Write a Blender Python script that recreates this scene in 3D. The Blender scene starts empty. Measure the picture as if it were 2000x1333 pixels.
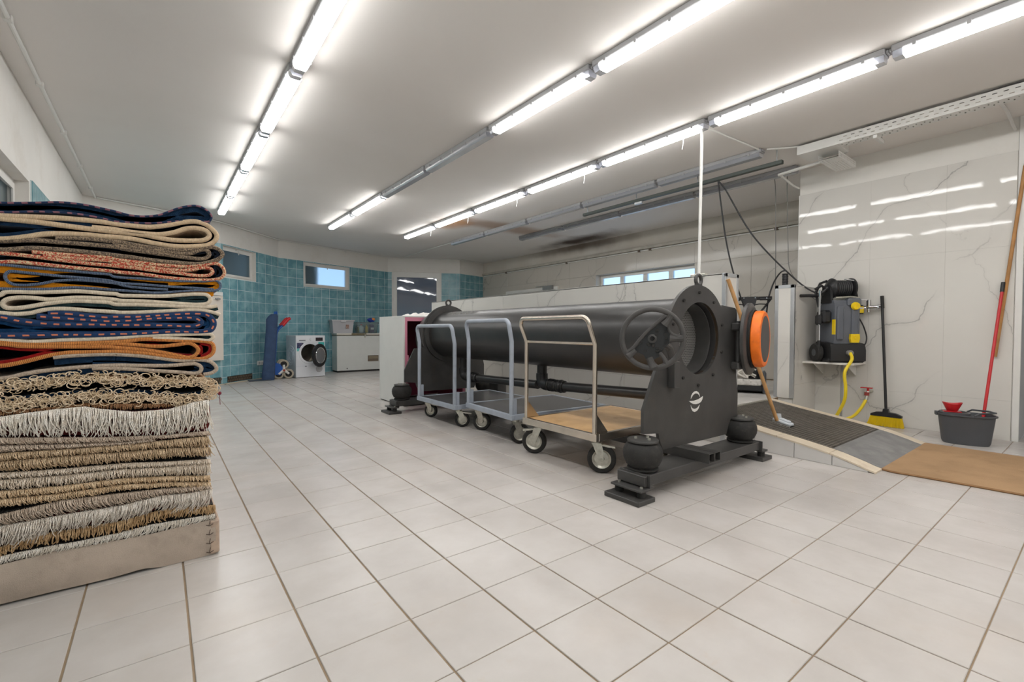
import bpy, bmesh, math, random
import numpy as np
from mathutils import Vector, Matrix
random.seed(7)
SC = bpy.context.scene
COL = SC.collection
PI = math.pi

# ------------------------------------------------------------------ camera
cam = bpy.data.cameras.new('camera')
camo = bpy.data.objects.new('camera', cam)
COL.objects.link(camo)
cam.sensor_width = 36.0
cam.lens = 16.2122
cam.clip_start = 0.05
cam.clip_end = 200
_r, _u, _f = (0.794507, -0.607246, 0.003171), (0.011467, 0.020224, 0.99973), (0.607146, 0.794256, -0.023031)
camo.matrix_world = Matrix(((_r[0], _u[0], -_f[0], 0.0), (_r[1], _u[1], -_f[1], 0.0), (_r[2], _u[2], -_f[2], 0.9846), (0, 0, 0, 1)))
SC.camera = camo
CAMP = Vector((0, 0, 0.9846))

# ------------------------------------------------------------------ world, exposure
world = bpy.data.worlds.new('world')
SC.world = world
world.use_nodes = True
world.node_tree.nodes['Background'].inputs[0].default_value = (0.50, 0.72, 1.0, 1)
world.node_tree.nodes['Background'].inputs[1].default_value = 0.85
SC.view_settings.view_transform = 'Standard'
SC.view_settings.look = 'None'
SC.view_settings.exposure = 1.32
SC.view_settings.gamma = 1.0
SC.view_settings.use_curve_mapping = False
LAMP_STRENGTH = 9.0
LAMP_COLOR = (1.0, 0.992, 0.975)

# ------------------------------------------------------------------ materials
def lin(c):
    return tuple(((v / 255.0) / 12.92 if v / 255.0 <= 0.04045 else ((v / 255.0 + 0.055) / 1.055) ** 2.4) for v in c)

class NT:
    """tiny node-tree helper"""
    def __init__(s, m):
        s.t = m.node_tree; s.n = s.t.nodes; s.l = s.t.links
    def add(s, typ, **kw):
        n = s.n.new(typ)
        for k, v in kw.items(): setattr(n, k, v)
        return n
    def link(s, a, b): s.l.new(a, b)
    def math(s, op, a, b=None, c=None, clamp=False):
        n = s.add('ShaderNodeMath', operation=op, use_clamp=clamp)
        for i, v in enumerate((a, b, c)):
            if v is None: continue
            if isinstance(v, (int, float)): n.inputs[i].default_value = v
            else: s.link(v, n.inputs[i])
        return n.outputs[0]
    def mix(s, f, a, b):
        n = s.add('ShaderNodeMix', data_type='RGBA')
        for i, v in ((0, f), (6, a), (7, b)):
            if isinstance(v, (int, float)): n.inputs[i].default_value = v
            elif isinstance(v, tuple): n.inputs[i].default_value = (*v[:3], 1)
            else: s.link(v, n.inputs[i])
        return n.outputs[2]
    def noise(s, vec, scale, detail=4, rough=0.55, dist=0.0):
        n = s.add('ShaderNodeTexNoise')
        n.inputs['Scale'].default_value = scale; n.inputs['Detail'].default_value = detail
        n.inputs['Roughness'].default_value = rough; n.inputs['Distortion'].default_value = dist
        s.link(vec, n.inputs['Vector'])
        return n.outputs['Fac']
    def smooth(s, v, a, b):
        n = s.add('ShaderNodeMapRange', interpolation_type='SMOOTHSTEP')
        s.link(v, n.inputs[0]); n.inputs[1].default_value = a; n.inputs[2].default_value = b
        return n.outputs[0]
    def bump(s, h, strength, dist, bsdf):
        n = s.add('ShaderNodeBump'); n.inputs['Strength'].default_value = strength; n.inputs['Distance'].default_value = dist
        s.link(h, n.inputs['Height']); s.link(n.outputs[0], bsdf.inputs['Normal'])
        return n

def new_mat(name):
    m = bpy.data.materials.new(name); m.use_nodes = True
    t = NT(m)
    b = t.n['Principled BSDF']
    return m, t, b

MATS = {}
def pm(name, rgb, rough=0.5, metal=0.0, var=0.0, vs=6.0, bump=0.0, bs=80.0, spec=0.5, dirt=None, dirt_amt=0.0, sheen=0.0, world_space=False):
    """plain surface with procedural tone variation, dirt and fine relief (object space)"""
    m, t, b = new_mat(name)
    c = lin(rgb)
    b.inputs['Roughness'].default_value = rough
    b.inputs['Metallic'].default_value = metal
    b.inputs['Specular IOR Level'].default_value = spec
    if sheen: b.inputs['Sheen Weight'].default_value = sheen
    if world_space:
        vec = t.add('ShaderNodeNewGeometry').outputs['Position']
    else:
        vec = t.add('ShaderNodeTexCoord').outputs['Object']
    col = None
    if var or dirt:
        n = t.noise(vec, vs, 5)
        k = t.smooth(n, 0.3, 0.7)
        lo = tuple(x * (1 - var) for x in c); hi = tuple(min(1, x * (1 + var)) for x in c)
        col = t.mix(k, lo, hi)
        if dirt:
            n2 = t.noise(vec, vs * 1.7, 6, 0.65)
            col = t.mix(t.math('MULTIPLY', t.smooth(n2, 0.5, 0.75), dirt_amt), col, lin(dirt))
        t.link(col, b.inputs['Base Color'])
    else:
        b.inputs['Base Color'].default_value = (*c, 1)
    if bump:
        t.bump(t.noise(vec, bs, 3), bump, 0.004, b)
    MATS[name] = m
    return m

def marble_mat(name, rgb, vein, scale=1.0, rough=0.035, wav=0.012):
    m, t, b = new_mat(name)
    vec = t.add('ShaderNodeNewGeometry').outputs['Position']
    mp = t.add('ShaderNodeMapping'); t.link(vec, mp.inputs[0]); mp.inputs['Rotation'].default_value = (0.5, 0.3, 0.2)
    v = mp.outputs[0]
    def veins(d_, freq, amp, wid):
        dp = t.add('ShaderNodeVectorMath', operation='DOT_PRODUCT'); t.link(vec, dp.inputs[0]); dp.inputs[1].default_value = d_
        wob = t.math('ADD', t.math('MULTIPLY', t.noise(v, 0.9 * scale, 2), amp), t.math('MULTIPLY', t.noise(v, 5.0, 4, 0.6), amp * .12))
        s_ = t.math('ADD', t.math('MULTIPLY', dp.outputs['Value'], freq * scale), wob)
        d = t.math('DIVIDE', t.math('ABSOLUTE', t.math('SUBTRACT', t.math('FRACT', s_), 0.5)), freq * scale)
        thin = t.math('MULTIPLY', t.math('SUBTRACT', 1.0, t.smooth(d, wid * .25, wid)), 0.6)
        halo = t.math('MULTIPLY', t.math('SUBTRACT', 1.0, t.smooth(d, 0.0, wid * 7)), 0.10)
        return t.math('MAXIMUM', thin, halo)
    m1 = t.smooth(t.noise(v, 1.1 * scale, 3), 0.40, 0.52); m2 = t.smooth(t.noise(v, 0.9 * scale, 3, 0.5, 0.3), 0.50, 0.60)
    f = t.math('MAXIMUM', t.math('MULTIPLY', veins((.35, .66, .66), 1.45, 1.6, .0080), m1), t.math('MULTIPLY', veins((-.3, -.82, .48), .8, 1.4, .006), m2))
    cloud = t.noise(v, 2.2, 4)
    base = t.mix(t.smooth(cloud, 0.3, 0.75), tuple(x * 0.97 for x in lin(rgb)), lin(rgb))
    t.link(t.mix(f, base, lin(vein)), b.inputs['Base Color'])
    b.inputs['Roughness'].default_value = rough
    b.inputs['Specular IOR Level'].default_value = 0.35
    t.bump(t.noise(vec, 5.0, 2), wav, 0.05, b)
    MATS[name] = m
    return m

def tile_mat(name, rgb_lo, rgb_hi, rough, cloud_scale, edge=None, stain=None, rnd=0.06):
    m, t, b = new_mat(name)
    pos = t.add('ShaderNodeNewGeometry').outputs['Position']
    oi = t.add('ShaderNodeObjectInfo').outputs['Random']
    n = t.noise(pos, cloud_scale, 6, 0.6)
    col = t.mix(t.smooth(n, 0.28, 0.72), lin(rgb_lo), lin(rgb_hi))
    if stain:
        s1 = t.smooth(t.noise(pos, 0.8, 6, 0.62), 0.50, 0.78)
        col = t.mix(t.math('MULTIPLY', s1, 0.45), col, lin(stain))
        s2 = t.smooth(t.noise(pos, 9.0, 5, 0.7), 0.60, 0.78)
        col = t.mix(t.math('MULTIPLY', s2, 0.3), col, lin(stain))
    k = t.math('ADD', 1.0 - rnd, t.math('MULTIPLY', oi, rnd))
    hsv = t.add('ShaderNodeHueSaturation'); t.link(col, hsv.inputs['Color']); t.link(k, hsv.inputs['Value'])
    t.link(hsv.outputs[0], b.inputs['Base Color'])
    b.inputs['Roughness'].default_value = rough
    b.inputs['Specular IOR Level'].default_value = 0.35
    t.bump(t.noise(pos, 14.0, 3), 0.06, 0.01, b)
    MATS[name] = m
    return m

# ------------------------------------------------------------------ mesh builder
class MB:
    def __init__(s): s.v = []; s.f = []; s.arc = []; s.mi = []; s.cur = 0
    def _add(s, vs, fs, arcs=None):
        o = len(s.v)
        s.v += [tuple(v) for v in vs]; s.f += [tuple(i + o for i in f) for f in fs]
        s.mi += [s.cur] * len(fs)
        s.arc += list(arcs) if arcs is not None else [0.0] * len(vs)
        return s
    def mat(s, i): s.cur = i; return s
    def box(s, a, b, bev=0.0, M=None):
        x0, y0, z0 = (min(a[i], b[i]) for i in range(3)); x1, y1, z1 = (max(a[i], b[i]) for i in range(3))
        bev = min(bev, 0.45 * min(x1 - x0, y1 - y0, z1 - z0))
        if bev <= 0:
            vs = [(x, y, z) for z in (z0, z1) for y in (y0, y1) for x in (x0, x1)]
            fs = [(0, 2, 3, 1), (4, 5, 7, 6), (0, 1, 5, 4), (2, 6, 7, 3), (0, 4, 6, 2), (1, 3, 7, 5)]
        else:
            c = bev; vs = []; idx = {}
            for sx in (0, 1):
                for sy in (0, 1):
                    for sz in (0, 1):
                        X, Y, Z = (x0, x1)[sx], (y0, y1)[sy], (z0, z1)[sz]
                        ix, iy, iz = (c, -c)[sx], (c, -c)[sy], (c, -c)[sz]
                        for ax, p in enumerate(((X, Y + iy, Z + iz), (X + ix, Y, Z + iz), (X + ix, Y + iy, Z))):
                            idx[(sx, sy, sz, ax)] = len(vs); vs.append(p)
            fs = []
            for sgn in (0, 1):
                q = [(0, 0), (1, 0), (1, 1), (0, 1)]
                if not sgn: q = q[::-1]
                fs.append(tuple(idx[(sgn, a_, b_, 0)] for a_, b_ in q))
                fs.append(tuple(idx[(b_, sgn, a_, 1)] for a_, b_ in q))
                fs.append(tuple(idx[(a_, b_, sgn, 2)] for a_, b_ in q))
            for p in (0, 1):
                for q in (0, 1):
                    e = (idx[(p, q, 0, 0)], idx[(p, q, 0, 1)], idx[(p, q, 1, 1)], idx[(p, q, 1, 0)]); fs.append(e if (p == q) else e[::-1])
                    e = (idx[(p, 0, q, 2)], idx[(p, 0, q, 0)], idx[(p, 1, q, 0)], idx[(p, 1, q, 2)]); fs.append(e if (p == q) else e[::-1])
                    e = (idx[(0, p, q, 1)], idx[(0, p, q, 2)], idx[(1, p, q, 2)], idx[(1, p, q, 1)]); fs.append(e if (p == q) else e[::-1])
            for sx in (0, 1):
                for sy in (0, 1):
                    for sz in (0, 1):
                        e = tuple(idx[(sx, sy, sz, a_)] for a_ in (0, 1, 2)); fs.append(e if (sx + sy + sz) % 2 else e[::-1])
        if M is not None: vs = [M @ Vector(v) for v in vs]
        return s._add(vs, fs)
    def quad(s, *p): return s._add(p, [tuple(range(len(p)))])
    def tube(s, pts, r, seg=8, caps=True, closed=False, sq=None, arcs=False):
        """round (or squashed) tube along a path; r may be a list"""
        P = [Vector(p) for p in pts]; n = len(P)
        R = r if isinstance(r, (list, tuple)) else [r] * n
        vs, ar = [], []
        nrm = None; acc = 0.0
        for i in range(n):
            a = P[(i - 1) % n] if (closed or i > 0) else P[i]
            b = P[(i + 1) % n] if (closed or i < n - 1) else P[i]
            t = (b - a)
            if t.length < 1e-9: t = Vector((0, 0, 1))
            t.normalize()
            if nrm is None:
                ref = Vector((0, 0, 1)) if abs(t.z) < 0.9 else Vector((0, 1, 0))
                nrm = (ref - t * ref.dot(t)).normalized()
            else:
                nrm = nrm - t * nrm.dot(t)
                nrm = nrm.normalized() if nrm.length > 1e-6 else Vector((1, 0, 0))
            bn = t.cross(nrm)
            if i: acc += (P[i] - P[i - 1]).length
            for k in range(seg):
                w = 2 * PI * (k + 0.5) / seg
                vs.append(P[i] + (nrm * math.cos(w) + bn * math.sin(w) * (sq or 1.0)) * R[i]); ar.append(acc)
        fs = []
        for i in range(n if closed else n - 1):
            j = (i + 1) % n
            for k in range(seg):
                l = (k + 1) % seg
                fs.append((i * seg + k, i * seg + l, j * seg + l, j * seg + k))
        if caps and not closed:
            fs.append(tuple(range(seg))[::-1]); fs.append(tuple((n - 1) * seg + k for k in range(seg)))
        return s._add(vs, fs, ar)
    def cyl(s, a, b, r, seg=20, r2=None, caps=True):
        return s.tube([a, b], [r, r if r2 is None else r2], seg, caps)
    def lathe(s, prof, o=(0, 0, 0), axis='Z', seg=32, close=False, caps=True):
        """prof = [(radius, height)]"""
        vs, fs = [], []; n = len(prof)
        for r, h in prof:
            for k in range(seg):
                w = 2 * PI * k / seg; c, d = r * math.cos(w), r * math.sin(w)
                p = {'Z': (c, d, h), 'Y': (c, h, d), 'X': (h, c, d)}[axis]
                vs.append((p[0] + o[0], p[1] + o[1], p[2] + o[2]))
        for i in range(n if close else n - 1):
            j = (i + 1) % n
            for k in range(seg):
                l = (k + 1) % seg
                f = (i * seg + k, i * seg + l, j * seg + l, j * seg + k)
                fs.append(f if axis != 'Y' else f[::-1])
        if not close and caps:
            for i, fl in ((0, axis != 'Y'), (n - 1, axis == 'Y')):
                if prof[i][0] > 1e-5:
                    f = tuple(i * seg + k for k in range(seg)); fs.append(f[::-1] if fl else f)
        return s._add(vs, fs)
    def torus(s, o, R, r, axis='Y', seg=40, ts=10, a0=0.0, a1=2 * PI):
        full = abs(a1 - a0 - 2 * PI) < 1e-6
        pts = []
        for i in range(seg if full else seg + 1):
            w = a0 + (a1 - a0) * i / seg; c, d = R * math.cos(w), R * math.sin(w)
            p = {'Z': (c, d, 0), 'Y': (c, 0, d), 'X': (0, c, d)}[axis]
            pts.append((p[0] + o[0], p[1] + o[1], p[2] + o[2]))
        return s.tube(pts, r, ts, closed=full)
    def sphere(s, o, r, seg=12, rings=8, sc=(1, 1, 1)):
        pr = [(max(1e-4, math.sin(PI * i / rings)) * r, -math.cos(PI * i / rings) * r) for i in range(rings + 1)]
        k = len(s.v); s.lathe(pr, (0, 0, 0), 'Z', seg)
        for i in range(k, len(s.v)):
            v = s.v[i]; s.v[i] = (v[0] * sc[0] + o[0], v[1] * sc[1] + o[1], v[2] * sc[2] + o[2])
        return s
    def prism(s, outline, a, b, plane='XZ', holes=()):
        """2D outline (+holes) extruded between a and b along the plane's normal; holes are bridged by fill"""
        bm = bmesh.new()
        def P(u, v, w): return {'XZ': (u, w, v), 'XY': (u, v, w), 'YZ': (w, u, v)}[plane]
        loops = [list(outline)] + [list(h) for h in holes]
        edges = []
        for lp in loops:
            vv = [bm.verts.new(P(u, v, a)) for u, v in lp]
            for i in range(len(vv)): edges.append(bm.edges.new((vv[i], vv[(i + 1) % len(vv)])))
        bmesh.ops.triangle_fill(bm, use_beauty=True, use_dissolve=False, edges=edges)
        r = bmesh.ops.extrude_face_region(bm, geom=list(bm.faces))
        d = Vector(P(0, 0, b)) - Vector(P(0, 0, a))
        bmesh.ops.translate(bm, vec=d, verts=[e for e in r['geom'] if isinstance(e, bmesh.types.BMVert)])
        bmesh.ops.recalc_face_normals(bm, faces=list(bm.faces))
        bm.verts.index_update()
        s._add([v.co.copy() for v in bm.verts], [tuple(v.index for v in f.verts) for f in bm.faces])
        bm.free()
        return s
    def xform(s, M, start=0):
        for i in range(start, len(s.v)): s.v[i] = tuple(M @ Vector(s.v[i]))
        return s
    def data(s, name, mats, smooth=35, arc=False):
        me = bpy.data.meshes.new(name)
        me.from_pydata(s.v, [], s.f)
        for m in (mats if isinstance(mats, (list, tuple)) else [mats]): me.materials.append(m)
        if any(s.mi): me.polygons.foreach_set('material_index', s.mi)
        if arc:
            at = me.attributes.new('arc', 'FLOAT', 'POINT'); at.data.foreach_set('value', s.arc)
        if smooth:
            me.polygons.foreach_set('use_smooth', [True] * len(me.polygons))
            me.set_sharp_from_angle(angle=math.radians(smooth))
        me.update()
        return me
    def build(s, name, mats, parent=None, world=False, smooth=35, arc=False, label=None, kind=None):
        if parent is not None and world:
            o = Vector(); p = parent
            while p is not None: o += p.location; p = p.parent
            s.v = [tuple(Vector(v) - o) for v in s.v]
        ob = bpy.data.objects.new(name, s.data(name, mats, smooth, arc))
        COL.objects.link(ob)
        if parent is not None: ob.parent = parent
        if label: ob['label'] = label
        if kind: ob['kind'] = kind
        return ob

def tag(o, label, cat, group=None):
    o['label'] = label; o['category'] = cat
    if group: o['group'] = group
    return o

def thing(name, label, cat, loc=(0, 0, 0), rz=0.0, group=None):
    o = bpy.data.objects.new(name, None); o.empty_display_size = 0.1
    COL.objects.link(o); o.location = loc; o.rotation_euler = (0, 0, rz)
    return tag(o, label, cat, group)

def struct(name, mb, mats, parent=None, smooth=0, label=None):
    o = mb.build(name, mats, parent, smooth=smooth)
    if parent is None: o['kind'] = 'structure'
    if label: o['label'] = label
    return o

def dup(root, loc, label=None, group=None, rz=None):
    r = root.copy(); COL.objects.link(r); r.location = loc
    if rz is not None: r.rotation_euler = (0, 0, rz)
    if label: r['label'] = label
    if group: r['group'] = group
    def rec(src, dst):
        for ch in list(src.children):
            c = ch.copy(); COL.objects.link(c); c.parent = dst; rec(ch, c)
    rec(root, r)
    return r

def catmull(pts, step, closed=False):
    P = [np.array(p, float) for p in pts]; out = []
    n = len(P)
    for i in range(n - 1):
        p0 = P[i - 1] if i else 2 * P[0] - P[1]; p1, p2 = P[i], P[i + 1]; p3 = P[i + 2] if i + 2 < n else 2 * P[-1] - P[-2]
        k = max(1, int(np.linalg.norm(p2 - p1) / step))
        t0 = 0; a = .5
        t1 = t0 + max(1e-4, np.linalg.norm(p1 - p0)) ** a; t2 = t1 + max(1e-4, np.linalg.norm(p2 - p1)) ** a; t3 = t2 + max(1e-4, np.linalg.norm(p3 - p2)) ** a
        for j in range(k):
            t = t1 + (t2 - t1) * j / k
            A1 = (t1 - t) / (t1 - t0) * p0 + (t - t0) / (t1 - t0) * p1
            A2 = (t2 - t) / (t2 - t1) * p1 + (t - t1) / (t2 - t1) * p2
            A3 = (t3 - t) / (t3 - t2) * p2 + (t - t2) / (t3 - t2) * p3
            B1 = (t2 - t) / (t2 - t0) * A1 + (t - t0) / (t2 - t0) * A2
            B2 = (t3 - t) / (t3 - t1) * A2 + (t - t1) / (t3 - t1) * A3
            out.append((t2 - t) / (t2 - t1) * B1 + (t - t1) / (t2 - t1) * B2)
    out.append(P[-1])
    return out

def grid_holes(u0, u1, v0, v1, holes):
    """rectangles that tile [u0,u1]x[v0,v1] minus the rectangular holes"""
    us = sorted({u0, u1, *[h[0] for h in holes], *[h[1] for h in holes]}); us = [u for u in us if u0 <= u <= u1]
    out = []
    for a, b in zip(us, us[1:]):
        if b - a < 1e-6: continue
        cut = sorted((max(v0, h[2]), min(v1, h[3])) for h in holes if h[0] <= a + 1e-6 and h[1] >= b - 1e-6)
        z = v0
        for c, d in cut:
            if c > z + 1e-6: out.append((a, b, z, c))
            z = max(z, d)
        if v1 > z + 1e-6: out.append((a, b, z, v1))
    return out

def circ(cx, cy, r, n=32, a0=0.0, a1=2 * PI, end=False):
    return [(cx + r * math.cos(a0 + (a1 - a0) * i / n), cy + r * math.sin(a0 + (a1 - a0) * i / n)) for i in range(n + (1 if end else 0))]

def project(p):
    q = Vector(p) - CAMP
    d = q.dot(Vector(_f))
    if d <= 0.05: return None
    return (1000 + 900.68 * q.dot(Vector(_r)) / d, 666.5 - 900.68 * q.dot(Vector(_u)) / d, d)

# palette
white_paint = pm('white_wall_paint', (230, 227, 221), 0.75, var=0.03, vs=1.2, bump=0.05, bs=60, dirt=(196, 186, 170), dirt_amt=0.25, world_space=True)
white_metal = pm('white_coated_metal', (226, 225, 221), 0.35, var=0.02)
pvc = pm('white_window_frame', (228, 226, 221), 0.32, var=0.02)
alu = pm('aluminium_trim', (196, 199, 202), 0.35, 0.7, var=0.05)
chrome = pm('polished_chrome', (225, 225, 228), 0.08, 1.0)
zinc = pm('zinc_plated_steel', (200, 198, 188), 0.38, 0.75, var=0.12, vs=30, dirt=(150, 135, 110), dirt_amt=0.4)
stainless = pm('brushed_stainless_steel', (205, 196, 184), 0.22, 0.95, var=0.06, vs=12)
black_iron = pm('black_painted_steel', (66, 65, 64), 0.42, 0.0, var=0.16, vs=5, bump=0.12, bs=140, dirt=(86, 78, 70), dirt_amt=0.30)
black_shell = pm('black_satin_drum_paint', (50, 49, 49), 0.33, 0.0, var=0.18, vs=2.4, bump=0.10, bs=90, dirt=(78, 72, 66), dirt_amt=0.32)
black_plastic = pm('black_plastic', (34, 34, 36), 0.45, var=0.08)
black_rubber = pm('black_rubber', (40, 39, 38), 0.75, var=0.18, vs=20, bump=0.3, bs=160, dirt=(78, 72, 64), dirt_amt=0.4)
soft_grip = pm('worn_wheel_grip', (70, 68, 67), 0.6, var=0.1, vs=14, bump=0.15, bs=200)
dark_void = pm('dark_interior', (24, 22, 21), 0.7, var=0.2)
blue_grey = pm('blue_grey_enamel', (164, 172, 184), 0.4, var=0.05, vs=8, dirt=(120, 122, 126), dirt_amt=0.25)
deck_rubber = pm('grey_deck_board', (88, 88, 90), 0.26, var=0.18, vs=7, dirt=(120, 118, 114), dirt_amt=0.35)
wood_handle = pm('pale_wood_handle', (190, 146, 96), 0.5, var=0.12, vs=18)
red_plastic = pm('red_plastic', (196, 30, 38), 0.35, var=0.05)
yellow_plastic = pm('yellow_plastic', (240, 205, 20), 0.38, var=0.04)

# ================================================================== ROOM
ZC = 2.90          # ceiling
T = 0.30           # floor tile pitch
floor_grout = pm('floor_grout', (150, 130, 106), 0.85, var=0.12, vs=5, bump=0.2, bs=200, world_space=True)
floor_tile_m = tile_mat('floor_tile_glaze', (193, 187, 182), (206, 201, 197), 0.27, 2.6, stain=(196, 178, 160), rnd=0.05)

mb = MB(); mb.box((-0.85, -3.0, -0.12), (7.6, 12.2, -0.004))
floor = struct('floor', mb, floor_grout)
OX, OY = -0.2329, 2.038
def tile_mesh(gx, gy):
    m_ = MB(); a, b = T / 2 - gx, T / 2 - gy; c = 0.0018
    m_._add([(-a, -b, -.006), (a, -b, -.006), (a, b, -.006), (-a, b, -.006), (-a, -b, -c), (a, -b, -c), (a, b, -c), (-a, b, -c),
             (-a + c, -b + c, 0), (a - c, -b + c, 0), (a - c, b - c, 0), (-a + c, b - c, 0)],
            [(0, 1, 5, 4), (1, 2, 6, 5), (2, 3, 7, 6), (3, 0, 4, 7), (4, 5, 9, 8), (5, 6, 10, 9), (6, 7, 11, 10), (7, 4, 8, 11), (8, 9, 10, 11)])
    return m_
tm = tile_mesh(0.0032, 0.0021)
tile_data = tm.data('floor_tile', floor_tile_m, smooth=0)
cand = []
for i in range(-2, 27):
    for j in range(-34, 18):
        x, y = OX + T * (i + .5), OY - T * (j + .5)
        if x < -0.7 or x > 7.5 or y < -3 or y > 12: continue
        p = project((x, y, 0)); key = 1e9
        if p and -160 < p[0] < 2160 and p[1] < 1500:
            key = p[2]
            if x < 0.05 and y > 2.5: key += 40
            if 3.95 < x < 5.3 and y < 2.4: key += 40
            if x > 4.0 and y > 2.2: key += 60
        cand.append((key, x, y))
cand.sort()
for key, x, y in cand[:298]:
    o = bpy.data.objects.new('tile', tile_data); COL.objects.link(o); o.parent = floor; o.location = (x, y, random.uniform(-.0006, .0004))
rest = MB()
for key, x, y in cand[298:]:
    o = len(rest.v); rest._add(tm.v, tm.f); rest.xform(Matrix.Translation((x, y, 0)), o)
rest.build('tile_field', floor_tile_m, floor, smooth=0, kind='stuff')

# ---- ceiling with soot stains
m, t, b = new_mat('ceiling_paint')
pos = t.add('ShaderNodeNewGeometry').outputs['Position']
def blob(c, s, lo, hi):
    mp = t.add('ShaderNodeMapping'); t.link(pos, mp.inputs[0])
    mp.inputs['Location'].default_value = tuple(-c[i] / s[i] for i in range(3)); mp.inputs['Scale'].default_value = tuple(1 / v for v in s)
    ln = t.add('ShaderNodeVectorMath', operation='LENGTH'); t.link(mp.outputs[0], ln.inputs[0])
    n = t.noise(pos, 2.2, 5)
    d = t.math('ADD', ln.outputs['Value'], t.math('MULTIPLY', t.math('SUBTRACT', n, 0.5), 0.9))
    return t.math('SUBTRACT', 1.0, t.smooth(d, lo, hi))
base = t.mix(t.smooth(t.noise(pos, 0.5, 4), 0.3, 0.7), lin((232, 227, 222)), lin((237, 233, 229)))
s1 = t.math('MULTIPLY', blob((7.1, 6.9, 2.8), (0.45, 1.5, 1), 0.15, 1.1), 0.92)
s2 = t.math('MULTIPLY', blob((5.1, 6.95, 2.9), (1.5, 0.36, 1), 0.25, 1.2), 0.62)
s3 = t.math('MULTIPLY', blob((4.2, 7.3, 2.9), (0.40, 0.55, 1), 0.2, 1.1), 0.7)
col = t.mix(s2, base, lin((150, 108, 66))); col = t.mix(s3, col, lin((196, 140, 84))); col = t.mix(s1, col, lin((62, 42, 30)))
t.link(col, b.inputs['Base Color']); b.inputs['Roughness'].default_value = 0.85; b.inputs['Specular IOR Level'].default_value = 0.2
t.bump(t.noise(pos, 40, 3), 0.04, 0.01, b)
ceil_m = m
mb = MB(); mb.box((-1.2, -3.2, ZC), (8.0, 12.6, ZC + 0.12))
struct('ceiling', mb, ceil_m)

# ---- walls: helper that lays a wall between two ground points with rectangular openings
def wall_between(mb, P, Q, z0, z1, holes=(), th=0.0, back=0.18):
    P, Q = Vector((*P, 0)), Vector((*Q, 0)); d = (Q - P); L = d.length; d.normalize(); n = Vector((d.y, -d.x, 0))   # n = into the room when walking P->Q with room on the right
    def W(u, z, k=0.0): q = P + d * u + n * k; return (q.x, q.y, z)
    for a, b_, c, e in grid_holes(0, L, z0, z1, holes):
        mb.quad(W(a, c, th), W(b_, c, th), W(b_, e, th), W(a, e, th))
    for h in holes:
        a, b_, c, e = h[:4]; k = -back
        mb.quad(W(a, c, th), W(a, e, th), W(a, e, k), W(a, c, k)); mb.quad(W(b_, e, th), W(b_, c, th), W(b_, c, k), W(b_, e, k))
        mb.quad(W(a, e, th), W(b_, e, th), W(b_, e, k), W(a, e, k)); mb.quad(W(b_, c, th), W(a, c, th), W(a, c, k), W(b_, c, k))
    return P, d, n, L, W

blue_grout = pm('pale_wall_grout', (214, 228, 230), 0.7, var=0.05, world_space=True)
blue_tile_m = tile_mat('teal_glazed_tile', (100, 152, 164), (142, 186, 194), 0.2, 5.5, rnd=0.10)

BW = [(-0.85, 8.97), (-0.05, 9.28), (0.88, 9.70), (2.03, 10.86), (4.82, 11.72), (6.50, 10.85), (7.46, 11.10)]
ZB = 2.52
mb_wall = MB()
openings = {2: (0.05, 0.92, 1.93, 2.50), 3: (0.56, 1.74, 1.95, 2.50), 4: (0.36, 1.02, 0.0, 2.56)}
openings[4] = (0.10, 1.40, 0.0, 2.53)
facets = []
for k in range(len(BW) - 1):
    hl = [openings[k]] if k in openings else []
    mb_wall.mat(0)
    facets.append(wall_between(mb_wall, BW[k], BW[k + 1], 0, ZC, hl, back=0.16))
wall_back = struct('wall_back', mb_wall, [white_paint])
# teal tiles on every facet
TS = 0.2
tl_all = []
for k, (P, d, n, L, W) in enumerate(facets):
    nt = int(L / TS + 0.999)
    for iu in range(nt):
        for iz in range(13):
            u0, u1 = iu * TS, min(L, (iu + 1) * TS); z1 = ZB - iz * TS; z0 = max(0.0, z1 - TS)
            if u1 - u0 < 0.012: continue
            h = openings.get(k); pieces = [(u0, u1, z0, z1)]
            if h and u0 < h[1] and u1 > h[0] and z0 < h[3] and z1 > h[2]:
                pieces = [q for q in grid_holes(u0, u1, z0, z1, [h])]
            for (a, b_, c, e) in pieces:
                if b_ - a < 0.012 or e - c < 0.012: continue
                g = 0.0032
                ctr = W((a + b_) / 2, (c + e) / 2)
                p = project(ctr); key = 1e9
                if p and 400 < p[0] < 960 and p[1] < 760:
                    key = p[2]
                    if p[0] > 742 and p[1] > 625: key = 1e8
                    if p[0] > 840 and p[1] > 590: key = 1e8
                    if 585 < p[0] and p[1] > 662: key = 1e7
                tl_all.append((key, k, a + g, b_ - g, c + g, e - g, W))
tl_all.sort(key=lambda q: q[0])
mats_tile = {}
def wall_tile(mb, W, a, b_, c, e, t0=0.0, t1=0.007):
    cc = 0.0018
    vs = [W(a, c, t0), W(b_, c, t0), W(b_, e, t0), W(a, e, t0), W(a, c, t1 - cc), W(b_, c, t1 - cc), W(b_, e, t1 - cc), W(a, e, t1 - cc),
          W(a + cc, c + cc, t1), W(b_ - cc, c + cc, t1), W(b_ - cc, e - cc, t1), W(a + cc, e - cc, t1)]
    mb._add(vs, [(0, 1, 5, 4), (1, 2, 6, 5), (2, 3, 7, 6), (3, 0, 4, 7), (4, 5, 9, 8), (5, 6, 10, 9), (6, 7, 11, 10), (7, 4, 8, 11), (8, 9, 10, 11)])
for key, k, a, b_, c, e, W in tl_all[:298]:
    m_ = MB(); wall_tile(m_, W, a, b_, c, e, 0.001, 0.007); m_.build('tile', blue_tile_m, wall_back, smooth=0)
m_ = MB()
for key, k, a, b_, c, e, W in tl_all[298:]: wall_tile(m_, W, a, b_, c, e, 0.001, 0.007)
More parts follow.
